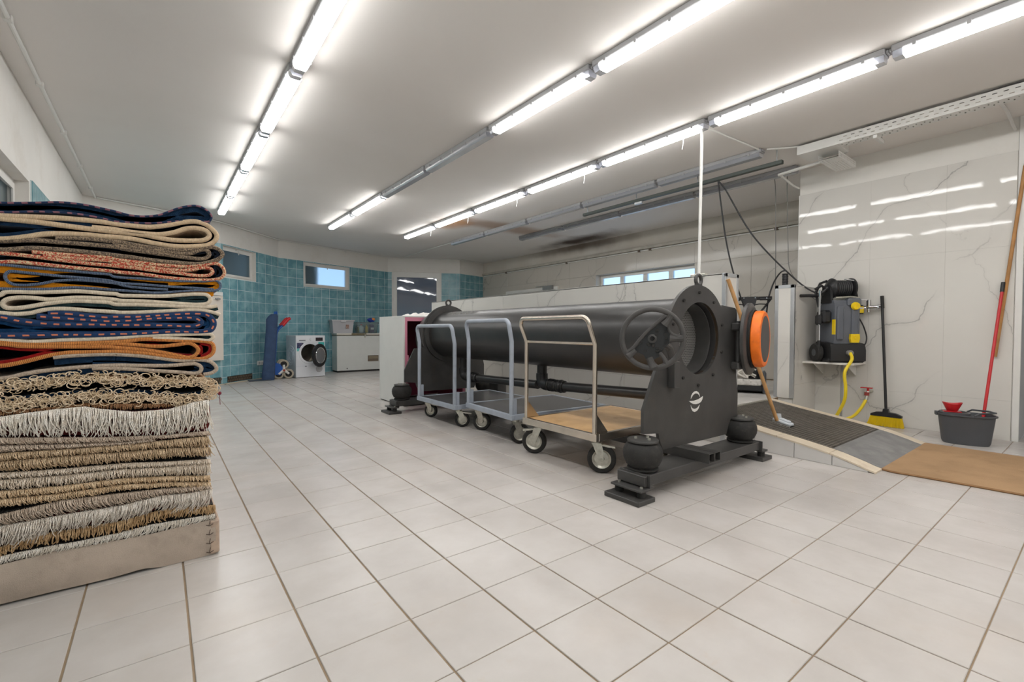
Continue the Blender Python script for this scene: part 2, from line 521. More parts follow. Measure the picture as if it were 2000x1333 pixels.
m_.build('tile_field', blue_tile_m, wall_back, smooth=0, kind='stuff')
# the pale grout bed behind the tiles
m_ = MB()
for k, (P, d, n, L, W) in enumerate(facets):
    h = openings.get(k)
    for (a, b_, c, e) in grid_holes(0, L, 0, ZB, [h] if h else []): m_.quad(W(a, c, .0052), W(b_, c, .0052), W(b_, e, .0052), W(a, e, .0052))
m_.build('grout_bed', blue_grout, wall_back, smooth=0)
# floor level vents along the curved wall
vent_m = pm('stone_mosaic_vent', (96, 84, 70), 0.6, var=0.5, vs=90, world_space=True)
for k, u0, u1 in ((1, 0.55, 1.0), (2, 0.12, 0.78)):
    P, d, n, L, W = facets[k]; m_ = MB()
    m_.mat(0); q = [W(u0, .02, .008), W(u1, .02, .008), W(u1, .13, .008), W(u0, .13, .008)]; m_.quad(*q)
    m_.mat(1); nn = int((u1 - u0) / .045)
    for i in range(nn):
        for r in range(2):
            a = u0 + i * .045 + .004 + .02 * r; c = .028 + r * .05
            wall_tile(m_, W, a, a + .034, c, c + .042, .009, .016)
    m_.build('mosaic_vent', [dark_void, vent_m], wall_back, smooth=0, kind='stuff')
# skirting strip of stone at the foot of the curved wall
sk = pm('stone_skirting', (196, 182, 160), 0.5, var=0.12, world_space=True)
for k in (1, 2):
    P, d, n, L, W = facets[k]; m_ = MB()
    for i in range(int(L / .3) + 1):
        a, b_ = i * .3 + .002, min(L, (i + 1) * .3) - .002
        if b_ - a > .02:
            mm = MB(); mm.quad(W(a, .012, .007), W(b_, .012, .007), W(b_, .012, .075), W(a, .012, .075)); mm.quad(W(a, 0.0, .078), W(b_, 0.0, .078), W(b_, .012, .075), W(a, .012, .075))
            mm.build('border_stone', sk, wall_back, smooth=0)

# ---- windows: frame bars + pane
def glass_mat(name, tint, rough, trans=1.0):
    m, t, b = new_mat(name)
    b.inputs['Base Color'].default_value = (*lin(tint), 1); b.inputs['Roughness'].default_value = rough
    b.inputs['Transmission Weight'].default_value = trans; b.inputs['IOR'].default_value = 1.3
    t.bump(t.noise(t.add('ShaderNodeTexCoord').outputs['Object'], 90, 2), 0.25, 0.002, b)
    return m
frosted = glass_mat('frosted_glass', (190, 200, 206), 0.75)
def window(name, W, h, depth, nmull=0, handle=True, fw=0.055, glass=None, mull=0.03):
    a, b_, c, e = h
    m_ = MB(); k0, k1 = -depth, -depth + 0.06
    def bar(u0, u1, z0, z1, q0=k0, q1=k1):
        P8 = [W(u0, z0, q0), W(u1, z0, q0), W(u0, z1, q0), W(u1, z1, q0), W(u0, z0, q1), W(u1, z0, q1), W(u0, z1, q1), W(u1, z1, q1)]
        m_._add(P8, [(0, 2, 3, 1), (4, 5, 7, 6), (0, 1, 5, 4), (2, 6, 7, 3), (0, 4, 6, 2), (1, 3, 7, 5)])
    bar(a, b_, c, c + fw); bar(a, b_, e - fw, e); bar(a, a + fw, c + fw, e - fw); bar(b_ - fw, b_, c + fw, e - fw)
    i_ = fw * .55
    bar(a + i_, b_ - i_, c + i_, c + fw + .02, k1, k1 + .012); bar(a + i_, b_ - i_, e - fw - .02, e - i_, k1, k1 + .012)
    bar(a + i_, a + fw + .02, c + fw + .02, e - fw - .02, k1, k1 + .012); bar(b_ - fw - .02, b_ - i_, c + fw + .02, e - fw - .02, k1, k1 + .012)
    for i in range(nmull):
        u = a + (b_ - a) * (i + 1) / (nmull + 1); bar(u - mull, u + mull, c + fw, e - fw)
    fr = struct(name, m_, pvc)
    g0 = MB(); kk = -depth + .03
    edges = [a + fw] + [v for i in range(nmull) for v in (a + (b_ - a) * (i + 1) / (nmull + 1) - mull, a + (b_ - a) * (i + 1) / (nmull + 1) + mull)] + [b_ - fw]
    for u0, u1 in zip(edges[::2], edges[1::2]):
        g = MB(); z0, z1 = c + fw, e - fw
        P8 = [W(u0, z0, kk), W(u1, z0, kk), W(u0, z1, kk), W(u1, z1, kk), W(u0, z0, kk + .006), W(u1, z0, kk + .006), W(u0, z1, kk + .006), W(u1, z1, kk + .006)]
        g._add(P8, [(0, 2, 3, 1), (4, 5, 7, 6), (0, 1, 5, 4), (2, 6, 7, 3), (0, 4, 6, 2), (1, 3, 7, 5)])
        g.build('pane', glass or frosted, fr, smooth=0)
    if handle:
        hm = MB(); u = (a + b_) / 2; q = k1 + .012
        hm.tube([W(u - .03, e - fw * .45, q), W(u - .03, e - fw * .45, q + .03), W(u + .01, e - fw * .45, q + .035), W(u + .01, e - fw * .45 - .09, q + .035)], .008, 6)
        hm.build('window_handle', white_metal, fr)
    return fr
window('window_2', facets[2][4], openings[2], 0.14)
window('window_3', facets[3][4], openings[3], 0.12)
# outside: unseen masonry, set close and sized to darken the panes, daylight beyond
ext = pm('outside_render', (176, 182, 176), 0.9, var=0.1, world_space=True)
def ext_block(k, u0, u1, z0, z1, dist, name):
    W = facets[k][4]; m_ = MB(); a = -dist
    m_._add([W(u0, z0, a), W(u1, z0, a), W(u1, z1, a), W(u0, z1, a), W(u0, z0, a - .2), W(u1, z0, a - .2), W(u1, z1, a - .2), W(u0, z1, a - .2)],
            [(0, 1, 2, 3), (7, 6, 5, 4), (0, 4, 5, 1), (3, 2, 6, 7), (0, 3, 7, 4), (1, 5, 6, 2)])
    return struct(name, m_, ext)
ext_block(2, -0.5, 1.6, 1.3, 3.2, 0.42, 'exterior_wall')
ext_block(3, 0.30, 1.02, 1.3, 3.2, 0.19, 'exterior_wall')

# ---- glazed door in the curved wall
W4 = facets[4][4]; a, b_, c, e = openings[4]
def wb(m_, W, u0, u1, z0, z1, k0, k1):
    m_._add([W(u0, z0, k0), W(u1, z0, k0), W(u0, z1, k0), W(u1, z1, k0), W(u0, z0, k1), W(u1, z0, k1), W(u0, z1, k1), W(u1, z1, k1)],
            [(0, 2, 3, 1), (4, 5, 7, 6), (0, 1, 5, 4), (2, 6, 7, 3), (0, 4, 6, 2), (1, 3, 7, 5)])
m_ = MB(); k0 = -.09
wb(m_, W4, a, a + .05, 0, e, k0, k0 + .07); wb(m_, W4, b_ - .05, b_, 0, e, k0, k0 + .07); wb(m_, W4, a + .05, b_ - .05, e - .05, e, k0, k0 + .07)
door_1 = struct('door_1', m_, pvc)
m_ = MB()
wb(m_, W4, a + .04, a + .13, .01, e - .04, k0 + .02, k0 + .09); wb(m_, W4, b_ - .13, b_ - .04, .01, e - .04, k0 + .02, k0 + .09)
wb(m_, W4, a + .13, b_ - .13, e - .14, e - .04, k0 + .02, k0 + .09); wb(m_, W4, a + .13, b_ - .13, .01, .12, k0 + .02, k0 + .09); wb(m_, W4, a + .13, b_ - .13, .80, .88, k0 + .02, k0 + .09)
m_.build('door_leaf', pvc, door_1, smooth=0)
m, t, b = new_mat('dark_tinted_glass')
b.inputs['Base Color'].default_value = (*lin((84, 100, 124)), 1); b.inputs['Roughness'].default_value = 0.03; b.inputs['Specular IOR Level'].default_value = 0.9
t.bump(t.noise(t.add('ShaderNodeNewGeometry').outputs['Position'], 4.0, 1), 0.05, 0.02, b)
dark_glass = m
for z0, z1 in ((.12, .80), (.88, e - .14)):
    m_ = MB(); wb(m_, W4, a + .13, b_ - .13, z0, z1, k0 + .045, k0 + .055); m_.build('pane', dark_glass, door_1, smooth=0)
for z in (0.35, 1.35, 1.75, 2.3):
    m_ = MB(); m_.cyl(W4(a + .035, z, -.005), W4(a + .035, z + .09, -.005), .012, 10); m_.build('hinge', white_metal, door_1)
m_ = MB(); m_.tube([W4(b_ - .085, 1.05, 0.0), W4(b_ - .085, 1.05, .05), W4(b_ - .20, 1.05, .05)], .01, 8); m_.build('door_handle', white_metal, door_1)

# ---- left wall, painted, with a window and a teal wainscot
mb = MB()
hl = (3.0, 5.53, 1.15, 2.212)
# walk P->Q along +Y keeps the room on the right (+X)
Pl, dl, nl, Ll, WL = wall_between(mb, (-0.85, -3.0), (-0.85, 8.97), 0, ZC, [(hl[0] + 3.0, hl[1] + 3.0, hl[2], hl[3])], back=0.2)
wall_left = struct('wall_left', mb, white_paint)
mt = MB(); rr = grid_holes(0, 11.97, 0, 2.235, [(5.95, 8.56, 0, 2.24)])
for (a_, b2, c_, e_) in rr: mt.quad(WL(a_, c_, .009), WL(b2, c_, .009), WL(b2, e_, .009), WL(a_, e_, .009))
mt.quad(WL(8.56, 0, 0), WL(8.56, 2.235, 0), WL(8.56, 2.235, .009), WL(8.56, 0, .009))
mt.build('grout_bed', blue_grout, wall_left, smooth=0)
tf = MB(); ntile = 0
for iu in range(43, 60):
    for iz in range(12):
        a_, b2 = 8.562 + (iu - 43) * TS, 8.562 + (iu - 42) * TS; z1 = 2.235 - iz * TS; z0 = max(0, z1 - TS)
        b2 = min(b2, 11.96)
        if b2 - a_ < .02: continue
        if iz < 3 and iu < 52:
            q = MB(); wall_tile(q, WL, a_ + .002, b2 - .002, z0 + .002, z1 - .002, .0095, .017); q.build('tile', blue_tile_m, wall_left, smooth=0)
        else: wall_tile(tf, WL, a_ + .002, b2 - .002, z0 + .002, z1 - .002, .0095, .017)
tf.build('tile_field', blue_tile_m, wall_left, smooth=0, kind='stuff')
window('window_1', WL, (hl[0] + 3.0, hl[1] + 3.0, hl[2], hl[3]), 0.15, nmull=1, handle=False, fw=0.07, glass=glass_mat('pale_glass', (190, 198, 196), 0.25))
m_ = MB(); m_.box((-1.6, 1.5, 0.2), (-1.45, 7.0, 3.2)); struct('exterior_wall', m_, ext)

# ---- right: front marble wall, return, far wet-room wall
marble = marble_mat('polished_marble_panel', (218, 215, 209), (140, 138, 136))
marble_far = marble_mat('far_marble_panel', (200, 194, 184), (142, 136, 128), 1.0, 0.12)
joint_m = pm('panel_joint', (186, 182, 174), 0.7, var=0.04)
XR, YE, YS = 6.08, 2.318, 0.512
mb = MB(); wall_between(mb, (XR + .012, YE), (XR + .012, YS), 0, ZC)           # face
mb.quad((XR + .012, YE, 0), (XR + .012, YE, ZC), (7.5, YE, ZC), (7.5, YE, 0))  # return towards the wet room
wall_right = struct('wall_right', mb, white_paint)
zs = [0.0, 0.36, 1.06, 1.76, 2.60]
ys = [YE, 1.62, 1.02, YS + .045]
for r in range(4):
    for c_ in range(3):
        y0, y1 = ys[c_ + 1], ys[c_]; z0, z1 = zs[r], zs[r + 1]
        m_ = MB(); g = .0003; m_.box((XR, y0 + g, z0 + g), (XR + .0115, y1 - g, z1 - g), .0004); m_.build('marble_panel', marble, wall_right, smooth=0)
for y, z0 in ((YE, 1.55),):
    m_ = MB(); m_.box((XR - .003, y, z0), (XR + .02, y + .006, 2.60)); m_.build('edge_trim', white_metal, wall_right, smooth=0)
m_ = MB(); m_.box((XR - .004, YS - .005, 0), (XR + .02, YS + .04, ZC), .003); struct('trim_1', m_, white_metal)
mb = MB(); mb.quad((XR + .02, YS, 0), (XR + .02, YS, ZC), (6.9, YS, ZC), (6.9, YS, 0)); mb.quad((6.9, YS, 0), (6.9, YS, ZC), (6.9, -3, ZC), (6.9, -3, 0))
struct('wall_side', mb, pm('grey_door_recess', (176, 178, 180), 0.6))
mb = MB(); mb.quad((6.9, -3.0, 0), (6.9, -3.0, ZC), (-.85, -3.0, ZC), (-.85, -3.0, 0)); struct('wall_rear', mb, white_paint)

XF = 7.42
hw = (11.10 - 6.75, 11.10 - 4.47, 1.25, 2.165)
mb = MB(); Pf, df, nf, Lf, WF = wall_between(mb, (XF, 11.10), (XF, YE), 0, ZC, [hw], back=0.22)
m, t, b = new_mat('sooty_wall_paint')
pos = t.add('ShaderNodeNewGeometry').outputs['Position']
base = t.mix(t.smooth(t.noise(pos, 1.1, 4), 0.3, 0.7), lin((206, 198, 186)), lin((214, 208, 198)))
s1 = t.math('MULTIPLY', blob((7.4, 7.2, 2.86), (1, 1.5, 0.16), 0.1, 1.3), 0.75)
s2 = t.math('MULTIPLY', blob((7.4, 6.6, 2.56), (1, 1.9, 0.07), 0.1, 1.3), 0.6)
col = t.mix(s2, base, lin((120, 92, 66))); col = t.mix(s1, col, lin((96, 70, 50)))
t.link(col, b.inputs['Base Color']); b.inputs['Roughness'].default_value = 0.8
wall_far = struct('wall_far', mb, m)
yb = [11.10 - v for v in (0.0, 1.2, 2.4, 3.55, 4.35, 5.4, 6.63, 7.6, 8.79)]
zb = [0.25, 0.9, 1.5, 2.165, 2.535]
for i in range(8):
    for r in range(4):
        u0, u1 = 11.10 - yb[i], 11.10 - yb[i + 1]
        if u0 >= hw[0] - .01 and u1 <= hw[1] + .01 and r in (1, 2): 
            if r == 1:
                m_ = MB(); wall_tile(m_, WF, u0 + .001, u1 - .001, .901, 1.249, .001, .012); m_.build('marble_panel', marble_far, wall_far, smooth=0)
            continue
        m_ = MB(); wall_tile(m_, WF, u0 + .001, u1 - .001, zb[r] + .001, zb[r + 1] - .001, .001, .012); m_.build('marble_panel', marble_far, wall_far, smooth=0)
window('window_4', WF, hw, 0.20, nmull=3, handle=False, fw=0.05, mull=0.045, glass=glass_mat('bright_frosted_glass', (222, 234, 244), 0.4))
# cable trunking that runs along the top of the far panels
tr = thing('cable_trunking', 'long white cable trunking along the top of the far marble wall', 'trunking', (XF, 6.5, 2.54))
m_ = MB(); m_.box((XF - .06, 2.4, 2.545), (XF - .001, 11.05, 2.60), .006); m_.build('channel', pm('aged_trunking', (186, 180, 168), 0.5, var=0.1, world_space=True), tr, True, smooth=0)
m_ = MB(); m_.tube([(XF - .03, 2.4, 2.525), (XF - .03, 11.0, 2.525)], .011, 8); m_.build('conduit', white_metal, tr, True)
for y in (3.1, 5.35, 5.6, 7.6, 9.9):
    m_ = MB(); m_.box((XF - .05, y, 2.505), (XF - .012, y + .05, 2.545), .003); m_.build('clip', pm('brown_clip', (96, 82, 70), 0.6) if 'brown_clip' not in MATS else MATS['brown_clip'], tr, True, smooth=0)
# inner door of the wet room with a closer
m_ = MB(); wb(m_, WF, 1.18, 1.26, .25, 2.02, .013, .05); wb(m_, WF, 3.12, 3.2, .25, 2.02, .013, .05); wb(m_, WF, 1.26, 3.12, 1.95, 2.02, .013, .05)
door_2 = struct('door_2', m_, pvc)
m_ = MB(); wb(m_, WF, 1.27, 3.11, .26, 1.94, .013, .03); m_.build('door_leaf', white_metal, door_2, smooth=0)
m_ = MB(); wb(m_, WF, 2.72, 3.06, 1.96, 2.05, .052, .10); wb(m_, WF, 2.45, 2.75, 2.04, 2.055, .07, .09); m_.build('door_closer', pm('grey_closer', (150, 152, 150), 0.4, 0.4), door_2, smooth=0)

# ---- wet-room platform behind the partition
ZP = 0.25
plat_m = tile_mat('platform_tile_glaze', (214, 210, 204), (226, 223, 218), 0.25, 2.6, rnd=0.04)
mb = MB(); mb.box((3.93, 2.27, 0), (7.42, 7.40, ZP - .004))
platform = struct('floor_platform', mb, floor_grout)
pf = MB()
for i in range(12):
    for j in range(17):
        x0, y0 = 3.94 + i * .3, 2.28 + j * .3
        if x0 > 7.2: continue
        q = MB() if j < 5 else pf
        q.box((x0 + .002, y0 + .002, ZP - .006), (min(7.41, x0 + .3) - .002, y0 + .298, ZP), .0015)
        if j < 5: q.build('tile', plat_m, platform, smooth=0)
pf.build('tile_field', plat_m, platform, smooth=0, kind='stuff')

# ---- marble clad partition behind the drum
XP, YP0, YP1, ZPT = 3.90, 2.06, 7.49, 1.487
mb = MB(); mb.box((XP + .012, YP0 + .012, 0), (XP + .21, YP1, ZPT - .012))
wall_partition = struct('wall_partition', mb, white_paint)
for i in range(5):
    for r in range(2):
        y0, y1 = YP0 + (YP1 - YP0) * i / 5, YP0 + (YP1 - YP0) * (i + 1) / 5; z0, z1 = ((0, .52), (.52, ZPT))[r]
        m_ = MB(); m_.box((XP, y0 + .001, z0 + .001), (XP + .011, y1 - .001, z1 - .001), .001); m_.build('marble_panel', marble, wall_partition, smooth=0)
        m_ = MB(); m_.box((XP + .211, y0 + .001, z0 + .001), (XP + .222, y1 - .001, z1 - .001), .001); m_.build('marble_panel', marble_far, wall_partition, smooth=0)
m_ = MB(); m_.box((XP + .01, YP0, 0.001), (XP + .212, YP0 + .011, ZPT - .001), .001); m_.build('marble_panel', marble, wall_partition, smooth=0)
for i in range(5):
    y0, y1 = YP0 + (YP1 - YP0) * i / 5, YP0 + (YP1 - YP0) * (i + 1) / 5
    m_ = MB(); m_.box((XP, y0 + .001, ZPT - .011), (XP + .222, y1 - .001, ZPT), .001); m_.build('cap_panel', white_metal, wall_partition, smooth=0)
for x0, x1 in ((XP - .004, XP + .03), (XP + .19, XP + .226)):
    m_ = MB(); m_.box((x0, YP0 - .004, 0), (x1, YP0 + .03, ZPT + .003), .002); m_.build('corner_trim', alu, wall_partition, smooth=0)
m_ = MB(); m_.box((XP - .004, YP0 - .004, ZPT - .03), (XP + .226, YP0 + .01, ZPT + .003), .002); m_.build('corner_trim', alu, wall_partition, smooth=0)

# ---- short stub wall beside the ramp
XS0, YS0, YS1, ZST = 5.46, 2.118, 2.312, 1.49
mb = MB(); mb.box((XS0 + .012, YS0 + .012, 0), (XR - .001, YS1 - .002, ZST - .012))
wall_stub = struct('wall_stub', mb, white_paint)
for z0, z1 in ((.25, .86), (.86, ZST - .012)):
    m_ = MB(); m_.box((XS0, YS0 + .02, z0), (XS0 + .011, YS1 - .02, z1 - .001), .001); m_.build('marble_panel', marble, wall_stub, smooth=0)
for z0, z1 in ((0, .40), (.40, ZST - .012)):
    m_ = MB(); m_.box((XS0 + .02, YS0, z0), (XR - .002, YS0 + .011, z1 - .001), .001); m_.build('marble_panel', marble, wall_stub, smooth=0)
m_ = MB(); m_.box((XS0, YS0, ZST - .011), (XR - .002, YS1 - .003, ZST), .001); m_.build('cap_panel', marble, wall_stub, smooth=0)
for a_, b2 in (((XS0 - .004, YS0 - .004, .25), (XS0 + .03, YS0 + .036, ZST + .003)), ((XS0 - .004, YS1 - .036, .25), (XS0 + .03, YS1 + .002, ZST + .003)), ((XS0 - .004, YS0 - .004, ZST - .034), (XS0 + .03, YS1 + .002, ZST + .003))):
    m_ = MB(); m_.box(a_, b2, .002); m_.build('corner_trim', alu, wall_stub, smooth=0)

# ================================================================== CEILING LAMPS
m, t, b = new_mat('lit_diffuser')
b.inputs['Base Color'].default_value = (0.9, 0.9, 0.9, 1)
b.inputs['Emission Color'].default_value = (*LAMP_COLOR, 1); b.inputs['Emission Strength'].default_value = LAMP_STRENGTH
lit_m = m
m, t, b = new_mat('lit_diffuser_flank')
b.inputs['Base Color'].default_value = (0.9, 0.9, 0.9, 1)
b.inputs['Emission Color'].default_value = (*LAMP_COLOR, 1); b.inputs['Emission Strength'].default_value = LAMP_STRENGTH * 0.56
flank_m = m
m, t, b = new_mat('clear_diffuser')
b.inputs['Base Color'].default_value = (*lin((186, 188, 194)), 1); b.inputs['Roughness'].default_value = 0.25; b.inputs['Transmission Weight'].default_value = 0.4; b.inputs['IOR'].default_value = 1.2
clear_m = m
lamp_body = pm('grey_lamp_housing', (168, 168, 170), 0.5, var=0.05)
tube_off = pm('unlit_tube', (196, 200, 206), 0.35)
def lamp_proto(lit, name, label):
    r = thing(name, label, 'ceiling lamp', (0, 0, ZC))
    L = 1.262; h = L / 2
    m_ = MB(); m_.box((-.054, -h, -.043), (.054, h, -.0015), .006)
    m_.box((-.03, -h - .016, -.035), (.03, -h, -.012), .004); m_.box((-.03, h, -.035), (.03, h + .016, -.012), .004)
    m_.build('housing', lamp_body, r)
    prof = [(-.049, -.0432), (-.048, -.063), (-.034, -.084), (.034, -.084), (.048, -.063), (.049, -.0432)]
    m_ = MB(); y0, y1 = -h + .006, h - .006
    e = .055 if lit else 0.006
    vs = []
    ys_ = [y0 + e, y1 - e]
    for y in ys_: vs += [(x, y, z) for x, z in prof]
    n = len(prof)
    fs = [(i, i + 1, n + i + 1, n + i) for i in range(n - 1)] + [tuple(range(n))[::-1], tuple(range(n, 2 * n))] + [(0, n, 2 * n - 1, n - 1)]
    m_._add(vs, fs); m_.mi = [1 if i in (0, n - 2) else 0 for i in range(len(fs))]; m_.build('diffuser', [lit_m, flank_m] if lit else [clear_m, clear_m], r, smooth=40)
    if lit:
        for s in (-1, 1):
            m_ = MB(); ya, yb_ = (y0, y0 + e - .001) if s < 0 else (y1 - e + .001, y1)
            sc = (.86, 1.0) if s < 0 else (1.0, .86)
            vs = [(x * sc[0], ya, z) for x, z in prof] + [(x * sc[1], yb_, z) for x, z in prof]
            m_._add(vs, [(i, i + 1, n + i + 1, n + i) for i in range(n - 1)] + [tuple(range(n))[::-1], tuple(range(n, 2 * n))]); m_.build('end_cap', clear_m, r, smooth=40)
    else:
        for x in (-.02, .02):
            m_ = MB(); m_.cyl((x, y0 + .03, -.062), (x, y1 - .03, -.062), .011, 8); m_.build('tube', tube_off, r)
    for s in (-1, 1):
        for k in range(5):
            m_ = MB(); y = -h + .12 + k * (L - .24) / 4; m_.box((s * .048, y - .010, -.056), (s * .060, y + .010, -.030), .002); m_.build('clip', lamp_body, r)
    return r
LIT = 'long white tube lamp, lit, '
ordl = ['farthest', 'second farthest', 'third farthest', 'fourth farthest', 'fifth farthest', 'sixth farthest', 'seventh farthest', 'added unseen eighth', 'added unseen ninth', 'tenth farthest']
lit0 = lamp_proto(True, 'tube_lamp', 'x'); off0 = lamp_proto(False, 'unlit_tube_lamp', 'x')
used = {0: False, 1: False}
def put(lit, x, y, label, group):
    src = lit0 if lit else off0
    if not used[lit]:
        used[lit] = True; src.location = (x, y, ZC); src['label'] = label; src['group'] = group; return src
    return dup(src, (x, y, ZC), label, group)
PIT = 1.296
rows = [(0.81, 8.79, 'row nearest the left wall', [1] * 9), (2.51, 8.79, 'second row from the left', [1, 1, 0, 0, 1, 1, 1, 1, 1]),
        (3.955, 8.742, 'third row, over the drum', [1] * 9), (5.05, 8.75, 'fourth row', [0] * 5), (5.88, 7.43, 'fifth row nearest the far wall', [0] * 4)]  # eighth and ninth lamp of each lit row: added behind the camera for brightness
for x, yend, nm, st in rows:
    for k, lit in enumerate(st):
        put(lit, x, yend - .648 - k * PIT, ('lit' if lit else 'unlit') + ' ceiling tube lamp, %s of the %s' % (ordl[k], nm), 'tube lamps of the ' + nm.split(',')[0])

# pull cords that hang from the third row
cord_m = pm('pale_cord', (226, 224, 220), 0.6)
ids = ['farthest', 'second farthest', 'third farthest', 'fourth farthest', 'nearest', ]
for k in range(5):
    y = 8.742 - 1.0 - k * PIT
    m_ = MB(); m_.tube([(3.955 + .058, y, ZC - .05), (3.955 + .066, y, ZC - .10), (3.955 + .062, y + .01, ZC - .17)], .0025, 5)
    tag(m_.build('pull_cord', cord_m), 'thin pale cord hanging from the third lamp row, %s of five' % ids[k], 'cord', 'cords under the third lamp row')

# conduits on the ceiling
def conduit(pts, r, label, name='ceiling_conduit', m_=white_metal, clips=(), group='white conduits on the ceiling'):
    root = thing(name, label, 'conduit', pts[0], group=group)
    q = MB(); q.tube(pts, r, 8); q.build('pipe', m_, root, True)
    for c in clips:
        q = MB(); q.box((c[0] - .022, c[1] - .02, c[2] - .02), (c[0] + .022, c[1] + .02, c[2] + .02), .004); q.build('clip', m_, root, True)
    return root
zc = ZC - .016
conduit([(-.715, 1.0, zc), (-.715, 8.98, zc), ], .014, 'white conduit running along the ceiling beside the left wall', clips=[(-.715, y, zc) for y in (3.4, 4.15, 5.1, 6.2, 7.35, 8.4)])
off = [(x, y - .03) for x, y in [(-.70, 9.0), (-.05, 9.24), (.86, 9.64), (2.03, 10.80), (4.80, 11.65), (6.48, 10.79), (7.35, 11.0)]]
conduit([(x, y, zc) for x, y in off], .013, 'white conduit following the curved teal wall along the ceiling edge', clips=[(1.45, 10.18, zc), (2.03, 10.77, zc), (3.6, 11.33, zc), (4.80, 11.62, zc)])
conduit([(5.05, 8.76, zc), (5.06, 11.5, zc)], .011, 'white conduit from the unlit fourth lamp row to the curved wall')
conduit([(4.05, 2.36, zc), (5.05, 2.30, zc)], .009, 'thin white conduit crossing from the third to the fourth lamp row')
conduit([(5.06, 2.25, zc), (5.25, 2.02, zc)], .009, 'short white conduit between the fourth lamp row and the cable tray')

# dark hanging rail
rail = thing('festoon_rail', 'dark grey-green metal rail hung under the ceiling between unlit lamp rows', 'rail', (5.18, 3.5, 2.75))
m_ = MB(); m_.box((5.155, 2.14, 2.732), (5.205, 4.98, 2.772), .004); m_.build('rail_bar', pm('dark_rail', (74, 80, 76), 0.5, 0.2), rail, True)
for y in (2.2, 3.1, 4.0, 4.9):
    m_ = MB(); m_.cyl((5.18, y, 2.772), (5.18, y, ZC - .001), .006, 6); m_.build('hanger', alu, rail, True)
m_ = MB(); m_.box((5.165, 3.9, 2.70), (5.195, 4.02, 2.735), .004); m_.build('runner', alu, rail, True)

# white pole from the ceiling to the partition
pole = thing('ceiling_pole', 'slim white pole from the ceiling down to the partition top', 'pole', (3.94, 2.34, ZPT))
m_ = MB(); m_.tube([(3.985, 2.345, ZC - .001), (3.945, 2.335, ZPT + .02)], .0135, 10); m_.build('tube', white_metal, pole, True)
m_ = MB(); m_.box((3.92, 2.26, ZPT), (3.97, 2.41, ZPT + .022), .004); m_.build('foot_bracket', zinc, pole, True)
m_ = MB(); m_.box((3.95, 2.32, ZC - .02), (4.03, 2.37, ZC - .001), .004); m_.build('ceiling_bracket', zinc, pole, True)

# perforated cable tray on the right with its cables
tray = thing('cable_tray', 'white perforated cable tray along the ceiling above the marble wall', 'cable tray', (5.3, .8, 2.79))
ZT0, ZT1, XT0, XT1 = 2.79, 2.875, 5.21, 5.33
def slotted(mb_, W, u0, u1, v0, v1, rows_, pitch, sl, sw, stag=True):
    holes = []
    for ri, v in enumerate(rows_):
        u = u0 + .03 + (pitch / 2 if (stag and ri % 2) else 0)
        while u + sl < u1 - .01:
            holes.append((u, u + sl, v - sw / 2, v + sw / 2)); u += pitch
    for a_, b2, c_, e_ in grid_holes(u0, u1, v0, v1, holes): mb_.quad(W(a_, c_), W(b2, c_), W(b2, e_), W(a_, e_))
YT0, YT1 = -1.2, 1.66
m_ = MB(); slotted(m_, lambda u, v: (XT0, u, v), YT0, YT1, ZT0, ZT1, (ZT0 + .028, ZT0 + .058), .062, .028, .0065); m_.build('side_flange', white_metal, tray, True, smooth=0)
m_ = MB(); slotted(m_, lambda u, v: (v, u, ZT0), YT0, YT1, XT0, XT1, (XT0 + .045, XT0 + .085), .055, .009, .022); m_.build('tray_floor', white_metal, tray, True, smooth=0)
m_ = MB(); m_.quad((XT1, YT0, ZT0), (XT1, YT0, ZT0 + .05), (XT1, YT1, ZT0 + .05), (XT1, YT1, ZT0)); m_.build('side_flange', white_metal, tray, True, smooth=0)
m_ = MB(); m_.box((XT0 - .002, 1.66, ZT0 - .002), (XT0 + .30, 2.02, ZT1), .003); m_.build('junction_cover', white_metal, tray, True, smooth=0)
# branch towards the wall
m_ = MB(); zb0 = 2.72
slotted(m_, lambda u, v: (u, v, zb0), 5.36, 5.86, 1.70, 1.88, (1.725, 1.75, 1.775, 1.80, 1.825, 1.85), .042, .02, .006, False); m_.build('branch_floor', white_metal, tray, True, smooth=0)
for y in (1.70, 1.88):
    m_ = MB(); slotted(m_, lambda u, v: (u, y, v), 5.36, 5.86, zb0, zb0 + .06, (zb0 + .02, zb0 + .04), .042, .02, .006, False); m_.build('branch_flange', white_metal, tray, True, smooth=0)
for y in (1.36, -.2):
    m_ = MB(); m_.box((XT0 + .02, y, ZT0 - .03), (XT0 + .24, y + .03, ZT0 - .001), .002); m_.cyl((XT0 + .22, y + .015, ZT0), (XT0 + .22, y + .015, ZC - .001), .005, 6); m_.build('bracket', white_metal, tray, True, smooth=0)
cab = pm('grey_cable', (120, 118, 114), 0.6); cabd = pm('dark_cable', (62, 60, 60), 0.6)
rc = random.Random(3)
cl = ['front', 'second', 'third', 'fourth', 'rear']
for k in range(5):
    pts = [(XT0 + .012 + .016 * k, YT1 - .06 - .02 * k, ZT1 - .03)] + [(XT0 + .008 + .016 * k + rc.uniform(-.008, .008), 1.45 - i * .3, min(ZC - .006, ZT1 - .02 + .014 + rc.uniform(-.006, .016))) for i in range(9)]
    m_ = MB(); m_.tube(catmull(pts, .03), .0048, 6)
    tag(m_.build('tray_cable', cab if k % 2 else cabd), 'thin grey cable lying in the perforated tray, %s of five' % cl[k] if k % 2 else 'thin dark cable lying in the perforated tray, %s of five' % cl[k], 'cable', 'cables in the ceiling tray')
conduit([(5.6, 2.36, 2.757), (5.6, 1.76, 2.797), (5.6, 1.71, 2.815), (5.6, 1.70, ZC - .002)], .016, 'white bent pipe hanging below the cable tray junction', 'bent_pipe')
